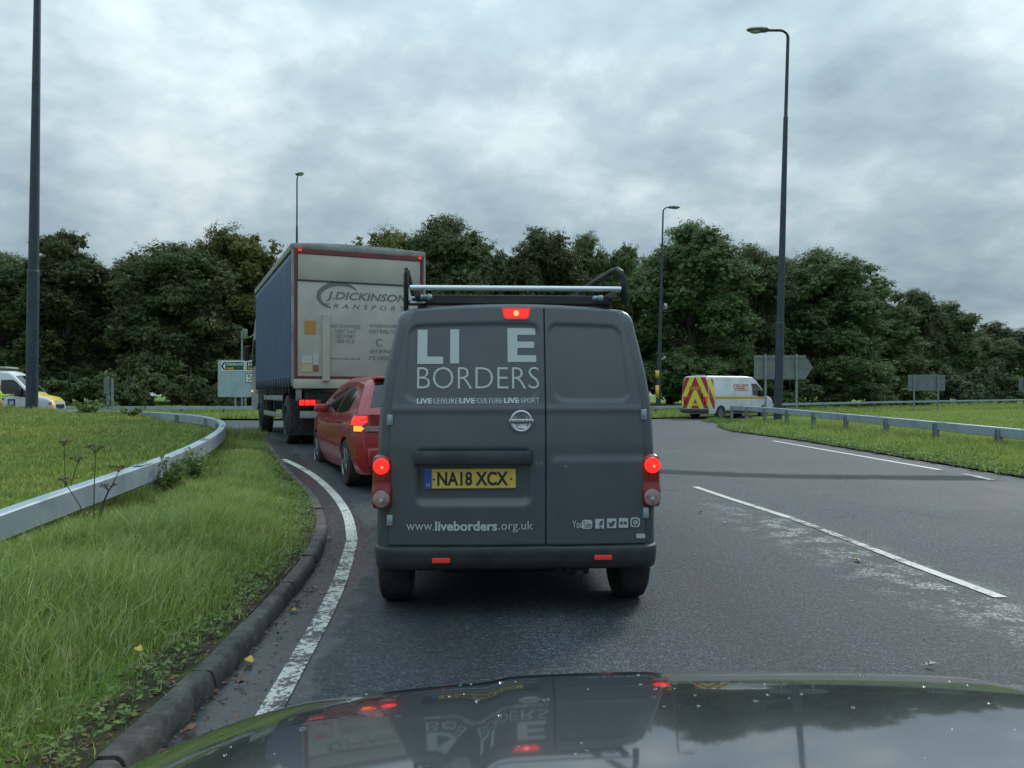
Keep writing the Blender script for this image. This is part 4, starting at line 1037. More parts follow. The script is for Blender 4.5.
barrier([U(-420, 690, 3.6), U(-150, 568, 4.5), U(0, 513, 5.6), U(95, 482, 6.9), U(155, 463, 8.3), U(197, 446, 10.2), U(222, 432, 12.6), U(228, 423.5, 15), U(219, 418, 17.5), U(192, 414.2, 19.5), U(150, 411.5, 21), U(100, 410.2, 22.5), U(30, 409.8, 24.5), U(-80, 409, 28)],
        'grey crash barrier curving through the long grass on the left verge', boxp, zleft, 2.4, 1, first=4)
barrier([U(733, 405.5, 36), (9.9, 33.5, .85), (9.9, 30, .84), (10, 25, .77), (10.15, 20, .70), (10.2, 16, .64), (10.2, 12, .58), (10.3, 6, .56), (10.4, 0, .56)],
        'grey crash barrier running along the right verge in front of the chevroned van', boxp, zright, 2.4, -1, first=2)
barrier([(-60, 41.5, .75), (-25, 42.5, .72), (-15, 40.5, .74), (-9, 39.4, .74), (-3, 41, .66), (3, 44.3, .62), (8, 48.4, .62), (14, 53.5, .66), (20, 58, .72), (28, 64, .78), (45, 78, .84), (62, 92, .88)],
        'low grey crash barrier far across the junction in front of the trees', [(0, -.012), (-.010, 0), (-.07, 0), (-.08, -.012), (-.08, -.15), (-.06, -.16), (-.012, -.16), (0, -.148)], zfar, 2.4, 1, psz=(.13, .12))

# ================================================================== lamp posts
def lamp_post(base, H, r0, r1, arm, head_l, label, lean=0, marks=False, yaw=0, head=True):
    x, y, z = base; root = empty('street_lamp', base, yaw, label, 'street lamp', 'tall street lamps around the junction')
    b = B(); tp = Vector((lean * H, 0, H)); hj = .26
    b.cyl((0, 0, -.2), tp * hj, r0, r0 * .97, seg=20); b.cyl(tp * hj, tp * (hj + .004), r0 * .97, r0 * .88, seg=20)
    b.cyl(tp * (hj + .004), tp * .78, r0 * .88, r1 * 1.25, seg=18); b.cyl(tp * .78, tp * .785, r1 * 1.25, r1, seg=16)
    sg = 1 if arm > 0 else -1; rr = .30
    pts = [tp * .785, tp - Vector((0, 0, rr))] + [tp + Vector((sg * rr * (1 - math.cos(a_)), 0, -rr + rr * math.sin(a_))) for a_ in (R(22), R(45), R(67), R(90))] + [tp + Vector((sg * (abs(arm) - head_l * .95), 0, .0))]
    b.tube(pts, [r1, r1 * .9, r1 * .8, r1 * .75, r1 * .75, r1 * .72, r1 * .72], 12)
    b.build('pole', M['post_grey'], root, angle=30)
    if head:
        b = B(); c = tp + Vector((sg * (abs(arm) - head_l / 2), 0, .02)); hl = head_l / 2
        pr = [(-1, .09, .05), (-.85, .14, .10), (-.2, .17, .12), (.6, .15, .10), (1, .06, .05)]; rings = []
        for q, w, hgt in pr: rings.append([b.bm.verts.new(c + Vector((sg * q * -hl * -1, w * math.cos(k_ * math.pi / 5), hgt * .9 * math.sin(k_ * math.pi / 5)))) for k_ in range(10)])
        for A_, C_ in zip(rings, rings[1:]):
            for k_ in range(10): b.bm.faces.new((A_[k_], A_[(k_ + 1) % 10], C_[(k_ + 1) % 10], C_[k_]))
        b.bm.faces.new(rings[0]); b.bm.faces.new(rings[-1]); hd = b.build('lamp_head', M['sign_back'], root, angle=40)
        b = B(); b.sph(c + Vector((sg * .08, 0, -.075)), .14, (1.7, .85, .45)); b.build('lamp_glass', M['sign_face'], hd, smooth=True)
    b = B(); b.box((r0 * .2, -r0 * .93, .95), (r0 * .9, .02, .5), .004); b.build('access_door', M['post_grey'], root)
    if marks:
        for i, (q, dx) in enumerate(((.98, -.5), (1.55, .35))):
            b = B(); b.lathe([(r0 * 1.03, 0), (r0 * 1.03, .55 if i else .9)], 'Z', 16, (0, 0, q + i * .8)); b.build('yellow_band', M['sign_yellow'], root, smooth=True)
    return root
lx, ly = U(31.5, 0, 22)[0], 22.0
lamp_post((lx, ly, float(zleft(lx, ly)) - .05), 15.2, .155, .07, 1.6, .85, 'tall dark lamp post rising from the long grass at the left edge of the photo', lean=.0140)
lx, ly = U(777.5, 0, 31.5)[0], 31.5
lamp_post((lx, ly, float(zright(lx, ly)) - .1), 15.6, .16, .07, -1.62, .86, 'tall lamp post with its arm pointing left, in front of the arrow sign', lean=.0265)
lx, ly = U(658, 0, 55)[0], 55.0
lamp_post((lx, ly, float(zfar(lx, ly)) - .1), 14.1, .17, .06, 1.15, .80, 'lamp post with yellow bands and short right-hand arm, right of the grey van', lean=.025, marks=True)
lx, ly = U(296.5, 0, 52)[0], 52.0
lamp_post((lx, ly, float(zfar(lx, ly)) - .1), 15.3, .14, .05, .55, .62, 'slender lamp post seen end-on, rising above the roof of the blue lorry', lean=.003, yaw=R(-30))

# ================================================================== signs
def sign(name, loc, w, h, zc, posts, label, cat, face='back', arrow=0, m=None, zf=zfar, group=None, yaw=0):
    x, y = loc; zg = float(zf(x, y)); root = empty(name, (x, y, zg), yaw, label, cat, group); z0 = zc - zg
    b = B()
    pts = [(-w / 2, z0 - h / 2), (w / 2 - arrow, z0 - h / 2)] + ([(w / 2, z0)] if arrow else []) + [(w / 2 - arrow, z0 + h / 2), (-w / 2, z0 + h / 2)]
    b.prism(pts, lambda u, v, q: (u, q, v), -.015, .015); pn = b.build('sign_panel', m or M['sign_back'], root)
    if face == 'back':
        b = B()
        for q in (-.42, .42): b.box((-arrow / 2, -.035, z0 + h * q), (w - arrow, .03, .05), .004)
        b.build('stiffener', M['post_galv'], pn)
    for px in posts:
        b = B(); b.cyl((px, -.09 if face == 'back' else .07, -.2), (px, -.09 if face == 'back' else .07, z0 + h / 2 + (.05 if face == 'back' else -.05)), .055, seg=14); b.build('sign_post', M['post_galv'], root, angle=40)
    return root, pn, z0
k40 = 40 / F
sign('arrow_sign', ((783.5 - 512) * k40, 40), 59 * k40, 24.5 * k40, CAM_H + (395 - 367.5) * k40, [-18.5 * k40, 12.5 * k40], 'back of a grey arrow-shaped road sign behind the tall lamp post', 'road sign', arrow=.42, zf=zright)
k60 = 60 / F
sign('road_sign', ((926.5 - 512) * k60, 60), 37 * k60, 16 * k60, CAM_H + (395 - 383) * k60, [-13 * k60, 11 * k60], 'back of a small rectangular grey road sign in front of the dark trees at right', 'road sign', zf=zright)
k66 = 66 / F
sign('road_sign', ((1030 - 512) * k66, 66), 22 * k66, 12 * k66, CAM_H + (395 - 384) * k66, [-6 * k66, 6 * k66], 'grey back of a road sign cut off by the right edge of the photo', 'road sign', zf=zright)
k44 = 44 / F
ds, pn, z0 = sign('direction_sign', ((243 - 512) * k44, 44), 50 * k44, 37 * k44, CAM_H + (395 - 378.5) * k44, [-8 * k44, 2 * k44, 16 * k44], 'pale direction sign with green panels pointing left, beside the lorry', 'road sign', face='front', m=M['sign_face'])
def sb(name, p0, p1, m, parent, y=-.02):
    x0, x1 = (p0[0] - 243) * k44, (p1[0] - 243) * k44; zc = lambda py: z0 + (378.5 - py) * k44
    b = B(); b.box(((x0 + x1) / 2, y, (zc(p0[1]) + zc(p1[1])) / 2), (x1 - x0, .008, zc(p0[1]) - zc(p1[1])), 0); return b.build(name, M[m], parent)
def stx(body, p0, p1, m, y=-.034, **k):
    zc = lambda py: z0 + (378.5 - py) * k44
    return text('lettering', body, M[m], pn, ((p0[0] - 243) * k44, (p1[0] - 243) * k44, zc(p1[1]), zc(p0[1])), y, **k)
sb('panel_border', (221.5, 361), (245, 371), 'sign_white', pn); sb('green_panel', (225.5, 362), (243.8, 370), 'sign_green', pn, -.026)
sb('panel_border', (245.8, 361), (266, 371), 'sign_white', pn, -.021); sb('green_panel', (246.8, 362), (265, 370), 'sign_green', pn, -.027)
sb('black_border', (245.8, 373.4), (265, 382.6), 'ink', pn); sb('white_panel', (246.3, 374), (264.5, 382), 'sign_white', pn, -.026)
b = B(); zc_ = lambda py: z0 + (378.5 - py) * k44; xc_ = lambda px: (px - 243) * k44
b.prism([(xc_(225.5), zc_(362)), (xc_(223), zc_(366)), (xc_(225.5), zc_(370)), (xc_(224), zc_(370)), (xc_(221.3), zc_(366)), (xc_(224), zc_(362))], lambda u, v, q: (u, q, v), -.034, -.026); b.build('arrow_mark', M['ink'], pn)
stx('Edinburgh', (226.8, 362.6), (243, 366.4), 'sign_white', bold=.02); stx('A68', (226.8, 367), (233.5, 369.6), 'sign_yellow', bold=.03)
stx('Jedburgh', (248, 362.6), (262, 366.4), 'sign_white', bold=.02); stx('A68', (248, 367), (254.7, 369.6), 'sign_yellow', bold=.03)
stx('Kelso', (248, 374.8), (258, 377.6), 'ink', bold=.02); stx('(A699)', (248, 378.4), (260, 381.4), 'ink', bold=.02)
k46 = 26 / F; x0 = (110 - 512) * k46
vr = empty('marker_posts', (x0, 26, float(zleft(x0, 26))), R(0), 'pair of thin grey posts with a narrow sign seen edge-on, left of centre-left trees', 'road sign')
for q, t_ in ((-2.0, 376), (2.2, 378.5)):
    b = B(); b.cyl((q * k46, 0, -.1), (q * k46, 0, CAM_H + (395 - t_) * k46 - float(zleft(x0, 26))), .038, seg=12); b.build('sign_post', M['post_galv'], vr, angle=40)
b = B(); zz = CAM_H + (395 - 385.5) * k46 - float(zleft(x0, 26)); b.box((-2.6 * k46, -.08, zz), (.06 + .08, .03, .50), .003, Matrix.Rotation(R(20), 3, 'Z')); b.build('sign_panel', M['sign_back'], vr)
# camera mast behind the direction sign
k50 = 50 / F
cm = empty('camera_mast', ((242 - 512) * k50, 50, .2), 0, 'thin mast with a pale box on top, just above the direction sign', 'camera mast')
b = B(); b.cyl((0, 0, -.2), (0, 0, CAM_H + (395 - 331) * k50 - .2), .06, seg=12); b.build('mast', M['post_galv'], cm, angle=40)
b = B(); b.box((3 * k50, -.05, CAM_H + (395 - 334) * k50 - .2), (.30, .18, .62), .03); b.build('equipment_box', M['sign_back'], cm, angle=40)
b = B(); b.tube([(.2, 0, CAM_H + (395 - 338) * k50 - .2), (.55, 0, CAM_H + (395 - 337) * k50 - .2), (.8, -.1, CAM_H + (395 - 334) * k50 - .2)], .035); b.build('bracket_arm', M['post_galv'], cm, smooth=True)

# ================================================================== trees
def rand_unit(n, g):
    v = g.normal(size=(n, 3)); return v / np.linalg.norm(v, axis=1, keepdims=True)
def leaf_quads(cen, nrm, size, g):
    n = len(cen); t = np.cross(nrm, rand_unit(n, g)); t /= np.linalg.norm(t, axis=1, keepdims=True) + 1e-9; b_ = np.cross(nrm, t)
    s1 = (size * g.uniform(.6, 1.3, n))[:, None]; s2 = (size * g.uniform(.35, .8, n))[:, None]
    V = np.stack([cen - t * s1, cen - b_ * s2 + nrm * s1 * .2, cen + t * s1, cen + b_ * s2 - nrm * s1 * .15], 1).reshape(-1, 3)
    return V, np.arange(n * 4).reshape(n, 4)
def crown_mesh(name, seed, H=14.0, Wd=9.0, n=110000, size=.066, base=.04, lobes=100, m='leaf', dense=.55, top=.9):
    if H > 10: lobes = 190
    g = np.random.default_rng(seed)
    # a few big billows stacked round the stem, each covered with boughs
    mass = []; nm = 12 if H > 10 else 6
    for i in range(nm):
        hh = (.10, .16, .26, .36, .44, .52, .60, .66, .71, .74, .90, .14)[i] if H > 10 else (.12, .3, .4, .45, .2, .1)[i]
        a_ = i * 2.4 + g.uniform(-.4, .4); rm = Wd * (.27 if hh < .8 else .30) * g.uniform(.88, 1.12); ro = max(0, Wd * .53 - rm) * (1.0 if hh < .63 else .72 if hh < .8 else .10)
        mass.append((ro * math.cos(a_), ro * math.sin(a_), min(hh * H, H - rm * 1.12), rm))
    C = []; Rr = []
    for i in range(lobes):
        mx_, my_, mz_, rm = mass[i % nm]; d_ = g.normal(size=3); d_ /= np.linalg.norm(d_)
        if d_[2] < -.5: d_[2] *= -.6
        rl = rm * g.uniform(.26, .44); q_ = (rm - rl * .7) * g.uniform(.7, 1.05)
        C.append((mx_ + d_[0] * q_, my_ + d_[1] * q_, max(rl * .6, mz_ + d_[2] * q_ * 1.12))); Rr.append(rl)
    C = np.array(C); Rr = np.array(Rr); w = Rr ** 2; w /= w.sum()
    # each bough carries many small sprays, each spray a ball of leaves
    ns = 18 * lobes; li = g.choice(lobes, ns, p=w); sd = rand_unit(ns, g); sd[:, 2] = np.where(sd[:, 2] < -.35, -sd[:, 2] * .5, sd[:, 2])
    sc_ = C[li] + sd * (Rr[li] * np.where(g.uniform(size=ns) < .8, g.uniform(.75, 1.08, ns), g.uniform(.2, .75, ns)))[:, None] * np.array([1.1, 1.1, .92])
    sr = Rr[li] * g.uniform(.2, .40, ns)
    idx = g.integers(0, ns, n); d = rand_unit(n, g); d[:, 2] = np.where(d[:, 2] < -.3, -d[:, 2] * .6, d[:, 2])
    rr = g.uniform(.45, 1.1, n); cen = sc_[idx] + d * (sr[idx] * rr)[:, None]; d = d * .6 + sd[idx] * .6
    # larger inner leaves fill the heart of every bough
    nb = n // 7; bi = g.choice(lobes, nb, p=w); bd = rand_unit(nb, g); cen[:nb] = C[bi] + bd * (Rr[bi] * g.uniform(.2, .8, nb))[:, None]; d[:nb] = bd
    k = g.uniform(size=n) < .05; k[:nb] = False; cen[k] += d[k] * g.uniform(.03, .30, k.sum())[:, None]
    isbig = np.arange(n) < nb
    cen[:, 2] = np.maximum(cen[:, 2], .15 + g.uniform(0, .4, n))
    nrm = d * .75 + rand_unit(n, g) * .75 + np.array([0, 0, .35]); nrm /= np.linalg.norm(nrm, axis=1, keepdims=True)
    big = np.where(isbig, size * 3.2, size)
    V, Fc = leaf_quads(cen, nrm, big, g)
    o = np_mesh(name, V, Fc, M[m]); me = o.data; bpy.data.objects.remove(o)
    # trunk with limbs reaching into the larger clumps
    b = B(); b.tube([(0, 0, -.3), (.05, 0, H * .15), (-.1, .1, H * .4), (.1, 0, H * .7), (.05, .05, H * .88)], [q_ * H / 14 for q_ in (.42, .33, .26, .15, .05)], 10)
    for i in g.choice(len(C), 14, replace=False):
        c = C[i]; z0 = max(.12 * H, c[2] * .55); b.tube([(0, 0, z0), (c[0] * .45, c[1] * .45, z0 + (c[2] - z0) * .6), tuple(c)], [q_ * H / 14 for q_ in (.14, .09, .03)], 6)
    t = b.build('trunk', M['bark'], None, smooth=True); tm = t.data; bpy.data.objects.remove(t)
    return me, tm
VAR = [crown_mesh('crown', 3, Wd=9.0), crown_mesh('crown', 8, Wd=8.2, lobes=70), crown_mesh('crown', 21, Wd=10.0, lobes=64, top=.86), crown_mesh('crown', 34, Wd=8.6, lobes=55, base=.08), crown_mesh('crown', 55, Wd=9.4, lobes=80)]
GOLD = crown_mesh('crown', 77, Wd=10, lobes=70, m='leaf_gold'); PALE = crown_mesh('crown', 91, Wd=9.5, lobes=50, m='leaf_pale')
def tree(px, ty, wpx, Y, var, label, group, zf=zfar, name='broadleaf_tree'):
    Y = Y * 1.13
    x = (px - 512) / F * Y; zg = float(zf(x, min(Y, 170))) - .1; top = CAM_H + (HY - ty) / F * Y; h = (top - zg) * 1.055
    r_ = empty(name, (x, Y, zg), random.uniform(0, 6.28), label, 'tree', group)
    w = wpx / F * Y
    for nm, me, mm in (('crown', var[0], None), ('trunk', var[1], None)):
        o = bpy.data.objects.new(nm, me); col.objects.link(o); o.parent = r_
    s_ = w * 1.12 / 9.0; r_.scale = (s_, s_, h / 14.0); return r_
front = [(2, 258, 115, 62, 0, 'dark tree behind the white van, cut off by the left edge'), (66, 236, 112, 60, 1, 'round-topped dark tree just right of the tall left lamp post'),
 (128, 262, 80, 63, 3, 'lower dark tree left of the gap where sky shows through'), (176, 246, 112, 57, 2, 'broad dark tree directly left of the direction sign'), (232, 231, 108, 64, 'G', 'yellow-green rounded tree rising left of the lorry roof'),
 (290, 266, 80, 66, 4, 'dark tree mostly hidden behind the blue lorry'), (345, 252, 90, 66, 1, 'dark tree hidden behind the middle of the lorry'), (393, 229, 84, 62, 'G', 'yellow-green tree showing just right of the lorry roof'),
 (446, 223, 108, 60, 0, 'tall dark tree above the left end of the roof rack'), (498, 254, 66, 68, 3, 'small dark tree at the dip in the treeline above the grey van'), (540, 234, 92, 60, 2, 'rounded tree above the middle of the roof rack'),
 (588, 241, 80, 64, 4, 'tree above the right loop of the roof rack'), (626, 249, 66, 62, 1, 'tree just left of the lamp post with yellow bands'), (692, 231, 134, 58, 0, 'widest tallest tree, standing behind the chevroned van'),
 (752, 248, 84, 63, 3, 'tree immediately left of the tall right lamp post'), (826, 252, 112, 66, 2, 'tall dark tree directly right of the tall right lamp post'), (786, 266, 60, 72, 4, 'dark tree filling the gap behind the tall right lamp post'),
 (880, 288, 78, 80, 1, 'dark tree above the small rectangular sign'), (915, 294, 64, 92, 0, 'middle-height tree right of the small rectangular sign'), (947, 306, 56, 100, 4, 'tree stepping down towards the right end of the treeline'),
 (1000, 324, 80, 125, 'P', 'far pale green tree near the right edge'), (972, 330, 52, 118, 3, 'low dark tree in the dip before the pale right-hand tree'), (1044, 322, 70, 130, 2, 'far tree cut off by the right edge'), (-60, 250, 120, 64, 4, 'dark tree beyond the left edge behind the white van')]
for px, ty, w, Y, v, lb in front:
    tree(px, ty, w, Y, GOLD if v == 'G' else PALE if v == 'P' else VAR[v], lb, 'trees standing beyond the far crash barrier')
back_label = 'tree of the second row glimpsed between the nearer crowns'
for i, px in enumerate(range(-40, 1080, 42)):
    prof = np.interp(px, [-60, 0, 60, 128, 176, 232, 300, 390, 446, 498, 540, 626, 692, 752, 826, 880, 915, 947, 980, 1080], [262, 270, 250, 290, 262, 246, 280, 246, 240, 268, 250, 262, 247, 264, 268, 304, 310, 322, 340, 340])
    Yb = 75 + 6 * math.sin(i * 1.7) + (px > 860) * (px - 860) * .28
    tree(px + random.uniform(-8, 8), prof + random.uniform(0, 8), 78 * (.65 if px > 900 else 1), Yb, VAR[i % 5], back_label, 'second row of trees behind the front row')
# low bushes in front of the trunks
BUSH = [crown_mesh('foliage', 101 + i, H=4, Wd=5.5, n=9000, size=.075, base=0.0, lobes=34, m=mm, top=.8) for i, mm in enumerate(('leaf', 'leaf', 'leaf_pale'))]
def bush(px, h, Y, v, label, wpx=60):
    x = (px - 512) / F * Y; r_ = empty('bush', (x, Y, float(zfar(x, Y)) - .1), random.uniform(0, 6), label, 'bush', 'bushes along the foot of the trees')
    for nm, me in (('foliage', BUSH[v][0]), ('stem', BUSH[v][1])):
        o = bpy.data.objects.new(nm, me); col.objects.link(o); o.parent = r_
    s_ = wpx / F * Y / 5.5; r_.scale = (s_, s_, h / 4)
for px, h, Y, v, lb, w in [(8, 3.4, 53, 0, 'dark bush behind the bonnet of the white van', 70), (70, 3.0, 54, 1, 'dark bush right of the tall left lamp post', 70), (128, 3.6, 53, 0, 'dark bush behind the thin pair of posts', 74), (190, 3.2, 52, 1, 'dark bush left of the direction sign', 66),
        (245, 2.8, 55, 0, 'dark bush behind the direction sign', 66), (720, 2.2, 62, 1, 'low dark bush behind the chevroned van', 60), (790, 3.0, 66, 0, 'dark bush behind the arrow-shaped sign', 70), (850, 3.4, 70, 1, 'dark bush left of the small rectangular sign', 70),
        (905, 3.6, 78, 0, 'dark bush behind the small rectangular sign', 64), (958, 5.5, 92, 2, 'pale green bush right of the small rectangular sign', 58), (992, 6.5, 98, 2, 'taller pale green bush near the right edge', 52), (1030, 5.0, 96, 2, 'pale green bush cut off by the right edge', 58)]:
    bush(px, h, Y, v, lb, w)

# ================================================================== grass
def blades(name, x, y, zf, h, w, m, label, cat, lean=.35, seg=2, wind=(.25, .1)):
    n = len(x); z = zf(x, y) - .01; base = np.stack([x, y, z], 1)
    a_ = rng.uniform(0, 2 * np.pi, n); side = np.stack([np.cos(a_), np.sin(a_), np.zeros(n)], 1) * (w * rng.uniform(.6, 1.3, n))[:, None]
    la = rng.uniform(0, 2 * np.pi, n); lm = rng.uniform(0, 1, n) ** 1.3 * lean * h
    ln = np.stack([np.cos(la) * lm + wind[0] * h * .5, np.sin(la) * lm + wind[1] * h * .5, np.zeros(n)], 1)
    up = np.stack([np.zeros(n), np.zeros(n), h], 1)
    if seg == 1:
        V = np.stack([base - side, base + side, base + up + ln], 1).reshape(-1, 3); Fc = np.arange(n * 3).reshape(n, 3)
        o = np_mesh(name, V, Fc, M[m])
    else:
        mid = base + up * .55 + ln * .35; tip = base + up * .96 + ln * 1.25
        V = np.stack([base - side, base + side, mid + side * .75, mid - side * .75, tip], 1).reshape(-1, 3)
        k = np.arange(n)[:, None] * 5; q = np.concatenate([k + np.array([[0, 1, 2, 2]]), k + np.array([[0, 2, 3, 3]]), k + np.array([[3, 2, 4, 4]])])
        Fc = q[:, :3]; o = np_mesh(name, V, Fc, M[m])
    return tag(o, label, cat, kind='stuff')
def scatter(n, ylo, yhi, f, pw=1.0):
    """f(y)->(xlo,xhi)"""
    y = ylo + (yhi - ylo) * rng.uniform(0, 1, n) ** pw; a_, b_ = f(y); return a_ + (b_ - a_) * rng.uniform(0, 1, n), y
def clump(x, y, s=1.0, seed=0): # smooth pseudo noise 0..1
    return .5 + .25 * np.sin(x * 2.1 * s + 1.3 * np.sin(y * 1.7 * s + seed)) + .25 * np.sin(y * 2.7 * s + 1.1 * np.sin(x * 3.1 * s + seed))
rail_p = path([U(-420, 690, 3.6), U(-150, 568, 4.5), U(0, 513, 5.6), U(95, 482, 6.9), U(155, 463, 8.3), U(197, 446, 10.2), U(222, 432, 12.6), U(228, 423.5, 15)], .2)
railx = lambda y: np.interp(y, rail_p[:, 1], rail_p[:, 0])
eL = lambda y: Lx(y) - kerb_off(y)
# long verge between kerb and rail
x, y = scatter(260000, 2.0, 16, lambda y: (np.maximum(railx(y) - .25, eL(y) - 3.6), eL(y) - .02), .95)
d = eL(y) - x; c = clump(x, y, 1.2)
keep = rng.uniform(0, 1, len(x)) < np.clip(.14 + (d - .06) / .45 + .30 * (c - .5), 0.12, 1)
x, y, d, c = x[keep], y[keep], d[keep], c[keep]
c2 = clump(x, y, 4.3, 7); h = (.04 + .17 * sst(.06, .9, d)) * (.40 + .65 * c + .45 * c2) * rng.uniform(.4, 1.45, len(x)); h = np.where(y < 3.2, h * .75, h); h = h * (.35 + .65 * sst(.0, .6, x - railx(y))); x = x + np.where((d < .06) & (rng.uniform(size=len(x)) < .5), .03, 0)
blades('long_grass', x, y, zleft, h, .0019 + .00024 * y, 'grass_long', 'long bright green grass growing between the kerb and the left crash barrier', 'grass', lean=.85, wind=(.15, .05))
n_ = 9000; y = 2.0 + 12 * rng.uniform(0, 1, n_) ** 1.1; x = eL(y) - .03 - rng.uniform(0, 1, n_) ** 1.2 * .65; c = clump(x, y, 3.5, 9); kk_ = c > .45; x, y = x[kk_], y[kk_]; nn = len(x)
cen = np.stack([x, y, zleft(x, y) + rng.uniform(.005, .06, nn)], 1); nr = rand_unit(nn, rng) * .5 + np.array([0, 0, .9]); nr /= np.linalg.norm(nr, axis=1, keepdims=True)
V, Fc = leaf_quads(cen, nr, np.full(nn, .016), rng); tag(np_mesh('low_weeds', V, Fc, M['weed']), 'low broad-leaved weeds on the bare strip beside the kerb', 'weeds', kind='stuff')
n_ = 2600; y = 1.8 + 10 * rng.uniform(0, 1, n_) ** 1.2; x = np.where(rng.uniform(size=n_) < .6, eL(y) - rng.uniform(0, .45, n_), Lx(y) + rng.uniform(0, 1, n_) ** 2 * .35); nn = n_
zz_ = np.where(x < Lx(y), zleft(x, y), zroad(x, y)) + .006; nr = rand_unit(nn, rng) * .2 + np.array([0, 0, 1]); V, Fc = leaf_quads(np.stack([x, y, zz_], 1), nr, np.full(nn, .011), rng)
tag(np_mesh('leaf_litter', V, Fc, M['leaf_brown']), 'crumbled brown leaf litter scattered along the kerb', 'leaf litter', kind='stuff')
# lawn behind the rail
x, y = scatter(150000, 5.0, 27, lambda y: (np.full_like(y, -.66) * y - 1.0, np.where(y < 15, railx(y) + .05, eL(y) - .1)), .8)
lo, hi = -.66 * y - 1.0, np.where(y < 15, railx(y), eL(y)); k = (hi > lo) & (x < eL(y) - .05); x, y = x[k], y[k]; c = clump(x, y, .8, 2)
h = (.025 + .035 * c + .05 * clump(x, y, 3.1, 4) ** 2) * rng.uniform(.4, 1.5, len(x)); near_r = sst(18.5, 21, y); h = h * (1 + 1.0 * np.clip(near_r, 0, 1) * (.3 + c))
blades('lawn_grass', x, y, zleft, h, .006 + .0009 * y, 'grass_lawn', 'short yellow-green grass covering the mound behind the left crash barrier', 'grass', seg=1, lean=1.3)
# tufts at the foot of the left rail, both sides
x, y = scatter(14000, 6.5, 16, lambda y: (railx(y) - .55, railx(y) + .45)); c = clump(x, y, 2.2, 5)
h = (.06 + .20 * c) * (.5 + .5 * sst(6, 9, y)) * rng.uniform(.5, 1.25, len(x)); blades('long_grass', x, y, zleft, h, .0055, 'grass_long', 'taller grass tufts growing up against the left crash barrier', 'grass')
# right verge and field
def rmax(y): return .70 * y + 1.5
x, y = scatter(170000, 10.5, 44, lambda y: (Rx(y) - .06, np.maximum(rmax(y), Rx(y) + .3)), .9)
d = x - Rx(y); c = clump(x, y, .9, 1); k = rng.uniform(0, 1, len(x)) < np.clip(.08 + (d - .1) / .6 + .3 * (c - .5), .05, 1); x, y, d, c = x[k], y[k], d[k], c[k]
h = (.05 + .14 * np.exp(-((d - 1.7) / 1.1) ** 2) + .05 * c) * rng.uniform(.5, 1.4, len(x)); h = np.where(d > 3.6, h * .7, h)
blades('verge_grass', x, y, zright, h, .007 + .0008 * y, 'grass_lawn', 'light green grass of the right-hand verge and field around the crash barrier', 'grass', seg=1, lean=1.2)
x, y = scatter(26000, 10.5, 40, lambda y: (np.full_like(y, 9.3) + .6 * sst(20, 12, y), np.full_like(y, 10.9))); c = clump(x, y, 1.9, 3); k = c > .42; x, y, c = x[k], y[k], c[k]
h = (.06 + .30 * (c - .3)) * rng.uniform(.5, 1.2, len(x)); blades('verge_grass', x, y, zright, h, .012, 'weed', 'rank darker weeds growing under the right-hand crash barrier', 'weeds', seg=1, lean=.8)
n_ = 14000; y = 10.5 + 26 * rng.uniform(0, 1, n_); x = Rx(y) - .10 + rng.uniform(0, 1, n_) ** 1.6 * .9; c = clump(x, y, 2.9, 8); kk_ = c + rng.uniform(-.2, .2, n_) > .42; x, y = x[kk_], y[kk_]; nn = len(x)
nr = rand_unit(nn, rng) * .6 + np.array([0, 0, .8]); nr /= np.linalg.norm(nr, axis=1, keepdims=True); V, Fc = leaf_quads(np.stack([x, y, zright(x, y) + rng.uniform(.01, .10, nn)], 1), nr, np.full(nn, .030), rng)
tag(np_mesh('low_weeds', V, Fc, M['weed']), 'low weeds creeping over the edge of the tarmac on the right', 'weeds', kind='stuff')
# far bank
x = rng.uniform(-45, 60, 90000); y = Fy(x) + .1 + rng.uniform(0, 1, 90000) ** 1.5 * 18; c = clump(x, y, .4, 4)
blades('bank_grass', x, y, zfar, (.10 + .22 * c) * rng.uniform(.5, 1.3, 90000), .03 + .0 * x, 'grass_lawn', 'rough grass on the far bank beneath the trees', 'grass', seg=1)

# ---- weeds by the left rail
def leafy_weed(name, loc, h, rad, n, label, m='weed', size=.03, seed=0):
    g = np.random.default_rng(seed); r_ = empty(name, loc, 0, label, 'weed'); st = B(); cen = []
    for i in range(9):
        a_ = g.uniform(0, 6.28); rr = rad * g.uniform(.2, 1); t_ = (rr * math.cos(a_), rr * math.sin(a_), h * g.uniform(.6, 1)); st.tube([(0, 0, 0), (t_[0] * .3, t_[1] * .3, t_[2] * .5), t_], [.006, .005, .002], 5)
        for q in np.linspace(.25, 1, n // 9): cen.append(np.array([t_[0] * q * (.4 + .6 * q), t_[1] * q * (.4 + .6 * q), t_[2] * q]) + g.normal(size=3) * .035)
    st.build('stems', M[m] if m != 'weed_dry' else M['weed_dry'], r_, smooth=True); cen = np.array(cen); nr = rand_unit(len(cen), g) * .7 + np.array([0, 0, .7]); nr /= np.linalg.norm(nr, axis=1, keepdims=True)
    V, Fc = leaf_quads(cen, nr, size, g); np_mesh('leaves', V, Fc, M[m], r_); return r_
def onto(px, Y, zf=zleft):
    x = (px - 512) / F * Y; return (x, Y, float(zf(x, Y)))
leafy_weed('weed_clump', onto(172, 8.5), .52, .30, 420, 'dense dark green weed clump leaning over the middle of the left crash barrier', seed=1)
leafy_weed('weed_clump', onto(196, 9.6), .46, .26, 320, 'smaller dark green weed clump nearer the bend of the left crash barrier', seed=2)
leafy_weed('weed_clump', onto(84, 20.8), .42, .85, 420, 'round weed clump growing behind the far end of the left crash barrier', seed=3, size=.05)
